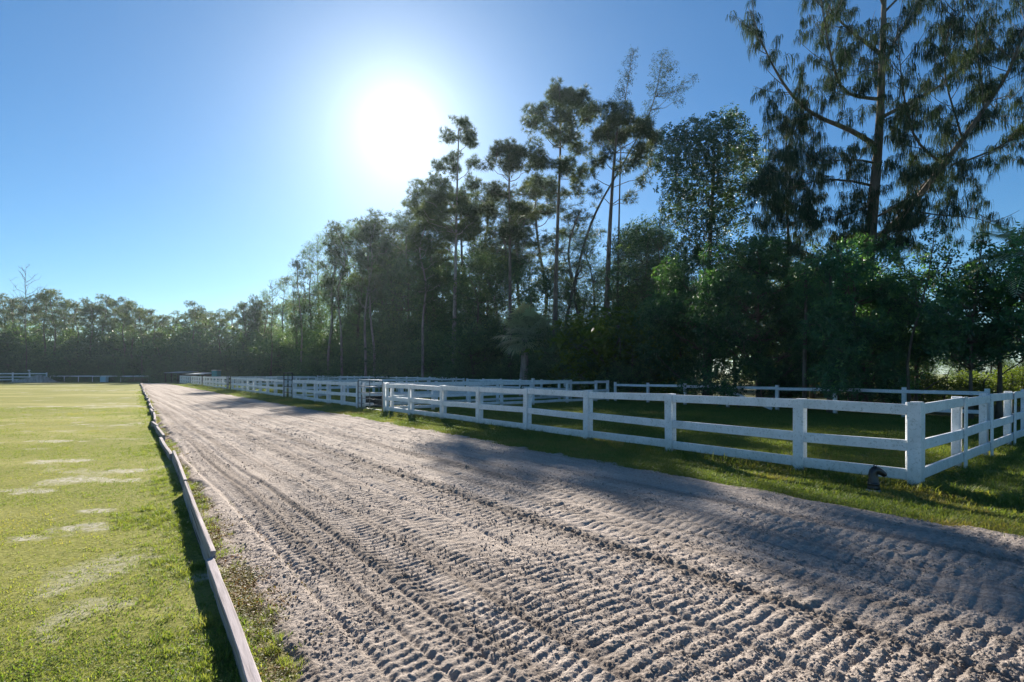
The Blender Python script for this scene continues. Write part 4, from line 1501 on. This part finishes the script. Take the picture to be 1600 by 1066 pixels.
# --- palms
def fan_palm():
    x, y = on_line(818, 15.3)
    t = thing('fan_palm', (x, y, 0), 'round headed fan palm with pale stubby trunk at the wood edge', 'palm')
    hc = vtop(524, y)
    mb = MB(); tube(mb, wiggle((0, 0, -0.1), (0.1, 0, hc - 0.3), 9, 0.008), np.linspace(0.34, 0.24, 9), 10); mb.build('trunk', M['bark_pale'], t, smooth=True)
    for k in range(70):
        d = ball(1)[0]
        if d[2] < -0.6: d[2] = -d[2]
        d = unit(d * np.array([1, 1, 0.9]))
        L = rng.uniform(1.1, 1.75)
        c0 = np.array([0.1, 0, hc])
        hub = c0 + d * L
        mb = MB()
        tube(mb, [c0, c0 + d * L * 0.5 + [0, 0, 0.06], hub], [0.03, 0.022, 0.014], 5)
        a = unit(np.cross(d, [0, 0, 1.0]) + 1e-3); b = np.cross(a, d)
        V, T = [], []
        for j in range(22):
            th = (j / 21 - 0.5) * 3.6
            e = unit(d * math.cos(th) + a * math.sin(th) + b * rng.normal(0, 0.08))
            s = unit(np.cross(e, b)) * 0.050
            ln = rng.uniform(0.9, 1.25) * (1.0 - 0.25 * abs(th) / 1.8)
            i = len(V)
            mid = hub + e * ln * 0.6
            tip = hub + e * ln + [0, 0, -0.22 * ln]
            V += [hub, mid + s, tip, mid - s]
            T.append((i, i + 1, i + 2, i + 3))
        mb.add(V, T, var=np.full(len(V), np.clip(rng.normal(0.4 - 0.3 * min(d[2], 0), 0.18), 0, 1)))
        mb.build('frond', M['palm_leaf'], t)


fan_palm()


def feather_palm(u, r, vcrown, label, L0=2.6, nf=20, trunk_r=0.13, dead=0):
    x, y = on_line(u, r)
    t = thing('feather_palm', (x, y, 0), label, 'palm')
    hc = vtop(vcrown, y)
    mb = MB(); tube(mb, wiggle((0, 0, -0.1), (0, 0, hc), 9, 0.006), np.linspace(trunk_r * 1.3, trunk_r, 9), 9); mb.build('trunk', M['bark_pale'], t, smooth=True)
    for k in range(nf):
        az = k * 2.399 + rng.normal(0, 0.2)
        el = rng.uniform(-0.1, 1.25)
        L = L0 * rng.uniform(0.8, 1.1)
        f = np.linspace(0, 1, 9)
        hor = L * (f * math.cos(el) + 0.12 * f * f)
        ver = L * (f * math.sin(el) - 0.62 * f * f * math.cos(el * 0.8))
        P = np.stack([np.cos(az) * hor, np.sin(az) * hor, hc + ver], -1)
        mb = MB(); tube(mb, P, np.linspace(0.022, 0.005, 9), 4)
        V, Q = [], []
        for q in np.linspace(0.12, 0.98, 30):
            p = along(P, q)
            tg = unit(along(P, min(q + 0.05, 1)) - along(P, max(q - 0.05, 0)))
            sd = unit(np.cross(tg, [0, 0, 1.0]))
            ln = L * 0.26 * math.sin(math.pi * (0.12 + 0.85 * q))
            for sg in (-1, 1):
                e = unit(sd * sg + tg * 0.55 + np.array([0, 0, -0.25]))
                s = tg * 0.022
                i = len(V)
                V += [p, p + e * ln * 0.5 + s, p + e * ln + [0, 0, -0.1 * ln], p + e * ln * 0.5 - s]
                Q.append((i, i + 1, i + 2, i + 3))
        mb.add(V, Q, var=np.full(len(V), np.clip(rng.normal(0.4, 0.2), 0, 1)))
        mb.build('frond', M['palm_leaf'], t)


feather_palm(1622, 15.5, 395, 'dark feather palm whose fronds reach in at the picture edge', 2.4, 22)
feather_palm(1413, 30.0, 535, 'slim pale trunked palm in the sunlit clearing behind the back fence', 1.7, 16, 0.12)


# --- generic trees: a few of each kind, then copies
def gen_pine(name, label, h, c0, spread, n, kind, bark, dens, group, r0=0.2):
    tr = [np.array([rng.normal(0, 0.15) * q, rng.normal(0, 0.15) * q, h * q / 5.0 - (0.1 if q == 0 else 0)]) for q in range(6)]
    tr[5] *= np.array([1, 1, 0.97])
    bl = []
    for k in range(n):
        f = c0 + (1 - c0) * (k + 0.5) / n
        az = k * 2.399 + rng.normal(0, 0.4)
        w = spread * (0.35 + 0.65 * math.sin(math.pi * min(1, 0.25 + 0.8 * (1 - f) / (1 - c0) * 0.85))) * rng.uniform(0.5, 1.05)
        if f > 0.93: w *= 0.35
        base = along(np.array(tr), f)
        bl.append((base + np.array([math.cos(az) * w, math.sin(az) * w, rng.uniform(-0.3, 0.4)]), rng.uniform(0.75, 1.15) * (0.8 + 0.12 * spread)))
    return build_tree(name, label, 'pine', (0, 0, 0), tr, r0, 0.05, bl, kind, bark, dens, group)


def gen_broad(name, label, h, c0, w, n, kind, bark, dens, group, cat='tree', rad=(0.7, 1.2), leafmat=None):
    tr = [np.array([rng.normal(0, 0.12) * q, rng.normal(0, 0.12) * q, h * 0.85 * q / 4.0 - (0.1 if q == 0 else 0)]) for q in range(5)]
    bl = []
    for k in range(n):
        f = c0 + (1 - c0) * rng.uniform()
        ww = w * math.sqrt(max(0.05, 1 - (2 * (f - c0) / (1 - c0) - 0.85) ** 2 / 1.6)) if f < 0.97 else w * 0.2
        az, q = rng.uniform(0, 6.283), math.sqrt(rng.uniform())
        bl.append((np.array([math.cos(az) * q * ww, math.sin(az) * q * ww, h * f - 0.5]), rng.uniform(*rad)))
    return build_tree(name, label, cat, (0, 0, 0), tr, 0.05 + h * 0.011, 0.03, bl, kind, bark, dens, group, leafmat=leafmat)


proto = {}
proto['pine'] = [gen_pine('pine_tree', 'p', h, c, s, n, 'pine', 'bark_pale', 0.62, 'g', 0.17) for h, c, s, n in ((18, .58, 1.7, 15), (19, .5, 2.0, 18), (17, .45, 1.5, 15))]
proto['farpine'] = [gen_pine('pine_tree', 'p', h, c, s, n, 'farpine', 'bark_pine', 0.95, 'g', 0.26) for h, c, s, n in ((19, .52, 2.8, 17), (19, .62, 3.2, 15), (18, .45, 2.5, 17), (20, .66, 2.6, 12))]
proto['airy'] = [gen_broad('slender_tree', 's', h, c, w, n, 'airy', 'bark_grey', 0.8, 'g', rad=(0.55, 0.95)) for h, c, w, n in ((18, .3, 1.8, 60), (19, .38, 2.1, 64), (17, .25, 1.6, 56))]
proto['wood'] = [gen_broad('woodland_tree', 'w', h, c, w, n, 'wood', 'bark_grey', 0.8, 'g', rad=(0.8, 1.35)) for h, c, w, n in ((14, .25, 2.8, 46), (13, .2, 2.5, 42), (15, .3, 3.1, 50))]
proto['shrub'] = [gen_broad('understory_shrub', 'u', h, 0.06, w, n, 'wood', 'bark_grey', 0.85, 'g', 'shrub', rad=(0.7, 1.15)) for h, w, n in ((6, 2.2, 30), (5, 2.4, 28), (7, 2.2, 34))]
proto['bright'] = [gen_broad('sunlit_shrub', 'b', h, 0.08, w, n, 'wood', 'bark_grey', 0.8, 'g', 'shrub', rad=(0.5, 0.9), leafmat='light_leaf') for h, w, n in ((3.2, 1.6, 20), (4.5, 1.7, 24))]
HGT = {'pine': (18, 19, 17), 'farpine': (19, 19, 18, 20), 'airy': (18, 19, 17), 'wood': (14, 13, 15), 'shrub': (6, 5, 7), 'bright': (3.2, 4.5)}
count = {k: 0 for k in proto}
first = {k: [True] * len(v) for k, v in proto.items()}


ORD = 'first second third fourth fifth sixth seventh eighth ninth tenth eleventh twelfth thirteenth fourteenth fifteenth sixteenth seventeenth eighteenth nineteenth twentieth'.split() + \
    ['twenty ' + w for w in 'first second third fourth fifth sixth seventh eighth ninth'.split()]


def ordered(rows):
    """rows with their rank along the picture, counted from the lawn side"""
    rank = {id(r): i for i, r in enumerate(sorted(rows, key=lambda r: r[0]))}
    return [(ORD[rank[id(r)]], *r) for r in rows]


def plant(kind, x, y, h, label, group, wide=1.0):
    k = count[kind] % len(proto[kind])
    count[kind] += 1
    s = h / HGT[kind][k]
    o = proto[kind][k]
    sx = s * wide if kind not in ('pine', 'airy') else (0.4 + 0.6 * s) * wide
    sc_ = (sx, sx, s)
    rz = rng.uniform(0, 6.283)
    if first[kind][k]:
        first[kind][k] = False
        o.location = (x, y, 0); o.rotation_euler = (0, 0, rz); o.scale = sc_
        o['label'] = label; o['group'] = group
        return o
    return copy_thing(o, (x, y, 0), rz, sc_, label, group)


# thin pale trunks along the wood edge
for q_, u, vt, r in ordered(((393, 462, 15.6), (402, 470, 16), (471, 405, 15.4), (514, 352, 16), (534, 349, 15.4), (571, 340, 15.2), (584, 342, 16), (660, 330, 15.6))):
    x, y = on_line(u, r)
    plant('pine', x, y, vtop(vt, y), '%s slender pale trunked pine at the wood edge, counted from the far lawn' % q_, 'slender pines at the wood edge', 0.95)
# airy trees that make the stepped skyline left of the sun
for q_, u, vt, r in ordered(((412, 452, 19), (440, 432, 20), (462, 418, 18), (486, 378, 19), (500, 362, 22), (522, 346, 19), (546, 348, 21), (560, 345, 18), (600, 350, 20), (625, 332, 24), (905, 365, 23), (925, 340, 25), (972, 372, 21), (888, 350, 28), (1010, 330, 22), (1030, 350, 20), (990, 345, 26))):
    x, y = on_line(u, r)
    plant('airy', x, y, vtop(vt, y), '%s airy upright tree of the wood behind the fences, counted from the lawn' % q_, 'airy upright trees in the wood')
for q_, u, vt, r in ordered(((575, 345, 21), (605, 338, 22), (640, 345, 22), (655, 310, 26), (685, 300, 24), (725, 300, 27), (750, 290, 30), (820, 310, 28), (845, 270, 31), (905, 330, 27), (770, 350, 23))):
    x, y = on_line(u, r)
    plant('pine', x, y, vtop(vt, y), '%s dark pine standing deeper in the wood, counted from the lawn' % q_, 'pines deeper in the wood', 1.5)
# woodland trees that close the wood
for u, vt, r in ((405, 500, 24), (425, 480, 22), (450, 470, 22), (475, 460, 20), (500, 440, 21), (530, 430, 20), (560, 425, 20), (590, 410, 21), (615, 400, 20), (640, 395, 20), (665, 400, 19), (690, 410, 20),
                 (720, 415, 21), (745, 400, 19), (765, 390, 22), (800, 400, 24), (830, 410, 23), (860, 420, 22), (690, 380, 28), (640, 370, 28), (760, 370, 29), (590, 380, 27), (895, 445, 23), (1045, 400, 23), (1065, 420, 20), (1190, 400, 27), (1150, 400, 24), (1230, 400, 24), (1300, 400, 25), (1380, 430, 24), (1340, 400, 30), (1270, 380, 29), (1430, 470, 27), (1690, 400, 20), (1740, 390, 24), (1800, 380, 22), (1870, 380, 24), (1060, 440, 26), (985, 350, 24), (1012, 345, 21), (1035, 360, 23), (960, 400, 27)):
    x, y = on_line(u, r)
    plant('wood', x, y, vtop(vt, y), 'dense dark woodland tree filling the wood behind the paddocks', 'dense trees in the wood')
# understory along the foot of the wood
for u in np.arange(388, 1010, 15):
    for r in (17.2, 20.5):
        x, y = on_line(u + rng.uniform(-7, 7), r + rng.uniform(-0.6, 1.5))
        hh = vtop(rng.uniform(490, 535) if u > 560 else rng.uniform(505, 545), y)
        if 770 < u < 870 and r < 18: hh = min(hh, 2.4)
        plant('shrub', x, y, max(2.0, hh), 'dark shrub in the thick understory at the foot of the wood', 'shrubs at the foot of the wood', 1.15)
for q_, u, vt, r in ordered(((955, 462, 18), (985, 480, 20), (975, 500, 22), (1000, 470, 24), (930, 490, 26), (1015, 500, 19))):
    x, y = on_line(u, r)
    plant('bright', x, y, vtop(vt, y), '%s bright green shrub in the gap by the thick trunked pine' % q_, 'sunlit shrubs in the gap', 1.3)
for q_, u, vt, r in ordered(((1440, 575, 24), (1385, 585, 27), (1475, 590, 26), (1500, 582, 30), (1540, 585, 27), (1580, 580, 29), (1560, 570, 36), (1690, 565, 26), (1740, 570, 30), (1400, 560, 38), (1290, 560, 34), (1250, 545, 36), (1220, 540, 34), (1600, 575, 33))):
    x, y = on_line(u, r)
    plant('bright', x, y, max(1.0, vtop(vt - 6, y)), '%s low yellow green shrub of the sunlit clearing, counted from the pines' % q_, 'sunlit shrubs in the clearing', 1.4)
for q_, u, vt, r in ordered(((1300, 520, 50), (1350, 505, 52), (1400, 520, 48), (1450, 500, 55), (1500, 515, 50), (1550, 505, 54), (1600, 500, 50), (1250, 500, 46), (1650, 500, 50), (1700, 500, 48), (1760, 495, 52), (1830, 500, 50), (1060, 440, 44), (1020, 430, 46), (980, 440, 44))):
    x, y = on_line(u, r)
    plant('wood', x, y, vtop(vt, y), '%s hazy tree far behind the sunlit clearing, counted from the pines' % q_, 'far trees behind the clearing', 1.2)

# the far wood across the lawn
prof = [(-15, 462), (5, 460), (22, 466), (58, 455), (72, 454), (85, 458), (103, 466), (122, 464), (140, 462), (160, 460), (178, 459), (193, 459), (206, 466), (222, 474), (240, 475), (258, 488), (276, 486), (300, 476),
        (312, 475), (330, 484), (345, 486), (362, 490), (384, 468), (398, 470), (415, 468)]
for q_, u, vt in ordered(prof):
    y = rng.uniform(106, 118)
    plant('farpine', (u - 800) / F * y, y, vtop(vt + rng.uniform(-3, 11), y), '%s flat crowned pine on the far wood skyline, counted from the lawn corner' % q_, 'pines of the far wood')
for u in np.arange(-30, 420, 30):
    y = rng.uniform(118, 135)
    plant('farpine', (u + rng.uniform(-6, 6) - 800) / F * y, y, vtop(rng.uniform(470, 492), y), 'flat crowned pine in the second row of the far wood', 'second row pines of the far wood')
for u in np.arange(-30, 420, 10):
    for y0, v0, v1 in ((105, 520, 575), (112, 500, 555)):
        if rng.uniform() < 0.2: continue
        y = y0 + rng.uniform(-1, 3)
        plant('shrub', (u + rng.uniform(-5, 5) - 800) / F * y, y, vtop(rng.uniform(v0, v1), y), 'dark shrub in the understory of the far wood', 'shrubs of the far wood', 1.15)
for u in np.arange(-30, 430, 45):
    y = rng.uniform(116, 122)
    plant('wood', (u + rng.uniform(-9, 9) - 800) / F * y, y, vtop(rng.uniform(498, 525), y), 'bushy green tree under the pines of the far wood', 'bushy trees of the far wood', 1.1)


def bare_tree(u, vt, y, label):
    x = (u - 800) / F * y
    h = vtop(vt, y)
    t = thing('bare_tree', (x, y, 0), label, 'tree')
    mb = MB()
    tr = wiggle((0, 0, -0.1), (0.1, 0, h), 9, 0.004)
    tube(mb, tr, np.linspace(0.10, 0.018, 9), 6)
    for k in range(18):
        f = rng.uniform(0.55, 0.97)
        p = along(tr, f)
        az = rng.uniform(0, 6.283)
        L = (1.1 - f) * h * 0.45 * rng.uniform(0.6, 1.2)
        e = p + np.array([math.cos(az) * L * 0.75, math.sin(az) * L * 0.75, L * 0.75])
        P = wiggle(p, e, 5, 0.04, -0.05)
        tube(mb, P, np.linspace(0.05, 0.015, 5), 4)
        for q in range(3):
            p2 = along(P, rng.uniform(0.3, 0.9))
            e2 = p2 + np.array([rng.normal(0, 0.4), rng.normal(0, 0.4), rng.uniform(0.3, 0.9)]) * L * 0.4
            tube(mb, wiggle(p2, e2, 3, 0.05), np.linspace(0.025, 0.010, 3), 4)
    mb.build('trunk', M['bark_grey'], t, smooth=True)


bare_tree(40, 412, 104, 'leafless grey tree sticking up above the far pines at the picture edge')
bare_tree(381, 470, 108, 'leafless twiggy tree where the far wood meets the near wood')
bare_tree(424, 440, 84, 'thin leafless top above the stepped skyline near the lawn corner')


# ------------------------------------------------------------------ small far things
def mound():
    x, y = (55 - 800) / F * 96, 96.0
    mb = MB()
    n, m = 20, 10
    V = []
    for i in range(n + 1):
        for j in range(m + 1):
            a, b = i / n * 2 - 1, j / m * 2 - 1
            hgt = max(0, 1 - a * a) ** 0.9 * max(0, 1 - b * b) * 1.25 * (1 + 0.25 * math.sin(a * 4))
            V.append((a * 3.4, b * 2.0, hgt - 0.02))
    Q = [(i * (m + 1) + j, (i + 1) * (m + 1) + j, (i + 1) * (m + 1) + j + 1, i * (m + 1) + j + 1) for i in range(n) for j in range(m)]
    mb.add(V, Q)
    o = mb.build('sand_pile', M['sand'], smooth=True, loc=(x, y, 0))
    tag(o, 'pale grey sand pile in front of the far lawn fence', 'sand pile')
    x, y = (163 - 800) / F * 101, 101.0
    t = thing('utility_box', (x, y, 0), 'pale blue green box standing at the far edge of the lawn', 'box')
    mb = MB(); bar(mb, (0, 0, 0), (0, 0, 0.95), 1.1, 0.8, up=(0, 1, 0), ch=0.03); mb.build('body', M['paleblue'], t)
    mb = MB(); bar(mb, (0, 0, 0.952), (0, 0, 1.03), 1.18, 0.88, up=(0, 1, 0), ch=0.03); mb.build('lid', M['paleblue'], t)
    # brush pile
    x, y = (215 - 800) / F * 97, 97.0
    mb = MB()
    for k in range(240):
        d = ball(1)[0]; d[2] = abs(d[2])
        c = d * np.array([2.0, 1.2, 1.0]) * rng.uniform(0.5, 1)
        e = c + ball(1)[0] * 0.7
        tube(mb, [c, e], [0.03, 0.015], 4)
    o = mb.build('brush_pile', M['hay'], loc=(x, y, 0))
    tag(o, 'brown heap of dry branches at the end of the lawn', 'brush pile')
    # lawn lamp
    x, y = (45.5 - 800) / F * 99, 99.0
    t = thing('lamp_post', (x, y, 0), 'short post lamp above the far lawn fence', 'lamp')
    mb = MB(); tube(mb, [(0, 0, 0), (0, 0, 2.15)], 0.05, 8); mb.build('post', M['white'], t, smooth=True)
    mb = MB(); tube(mb, [(0, 0, 2.15), (0, 0, 2.25), (0, 0, 2.35)], [0.06, 0.28, 0.10], 10); mb.build('lamp_shade', M['white'], t, smooth=True)


mound()


def shelter(u0, u1, y, h, label, dpt=4.0):
    x0, x1 = (u0 - 800) / F * y, (u1 - 800) / F * y
    t = thing('horse_shelter', ((x0 + x1) / 2, y, 0), label, 'shelter')
    w = (x1 - x0) / 2
    for sx in (-1, -0.33, 0.33, 1):
        for sy in (0, dpt):
            mb = MB(); bar(mb, (sx * w * 0.97, sy, -0.05), (sx * w * 0.97, sy, h - 0.12 - 0.05 * sy), 0.12, 0.12, up=(0, 1, 0)); mb.build('post', M['darkwood'], t)
    mb = MB(); bar(mb, (-w, dpt / 2, h - 0.05), (w, dpt / 2, h - 0.05), dpt + 0.8, 0.08, up=(0, -0.05, 1)); mb.build('roof', M['tin'], t)
    mb = MB(); bar(mb, (-w * 0.95, dpt, 0.9), (w * 0.95, dpt, 0.9), 0.05, 1.7); mb.build('back_wall', M['darkwood'], t)


shelter(258, 288, 96, 1.95, 'low tin roofed shelter at the end of the track behind the farthest fence')
shelter(292, 320, 88, 1.72, 'second low roofed shelter beside the far paddock fence')


def far_cabin():
    y = 82
    x = (338 - 800) / F * y
    t = thing('teal_cabin', (x, y, 0), 'small teal cabin standing at the foot of the far trees', 'cabin')
    mb = MB(); bar(mb, (0, 0, 0), (0, 0, 2.1), 0.9, 1.1, up=(0, 1, 0), ch=0.04); mb.build('wall', M['teal'], t)
    mb = MB(); bar(mb, (0, 0, 2.102), (0, 0, 2.25), 1.0, 1.2, up=(0, 1, 0), ch=0.06); mb.build('roof', M['concrete'], t)
    mb = MB(); bar(mb, (0, -0.565, 0.1), (0, -0.565, 1.95), 0.7, 0.02, up=(0, 1, 0), ch=0.004); mb.build('door', M['teal'], t)


far_cabin()

# ------------------------------------------------------------------ thin haze, added also to veil the trees as lens glare would
def haze():
    m, n, l, out = new_mat('haze')
    v = n.new('ShaderNodeVolumePrincipled')
    v.inputs['Color'].default_value = (0.68, 0.88, 1.0, 1)
    v.inputs['Density'].default_value = 0.00017
    v.inputs['Anisotropy'].default_value = 0.55
    l.new(v.outputs[0], out.inputs['Volume'])
    x0, x1, y0, y1, z0, z1 = -720, 720, -80, 920, -1.2, 31
    V = [(x0, y0, z0), (x1, y0, z0), (x1, y1, z0), (x0, y1, z0), (x0, y0, z1), (x1, y0, z1), (x1, y1, z1), (x0, y1, z1)]
    mb = MB()
    mb.add(V, [(0, 3, 2, 1), (4, 5, 6, 7), (0, 1, 5, 4), (1, 2, 6, 5), (2, 3, 7, 6), (3, 0, 4, 7)])
    o = mb.build('haze', m)
    o['kind'] = 'stuff'


haze()

npoly = sum(len(o.data.polygons) for o in scene.objects if o.type == 'MESH')
print('objects', len(scene.objects), 'polys incl copies', npoly, 'unique', sum(len(m.polygons) for m in bpy.data.meshes))
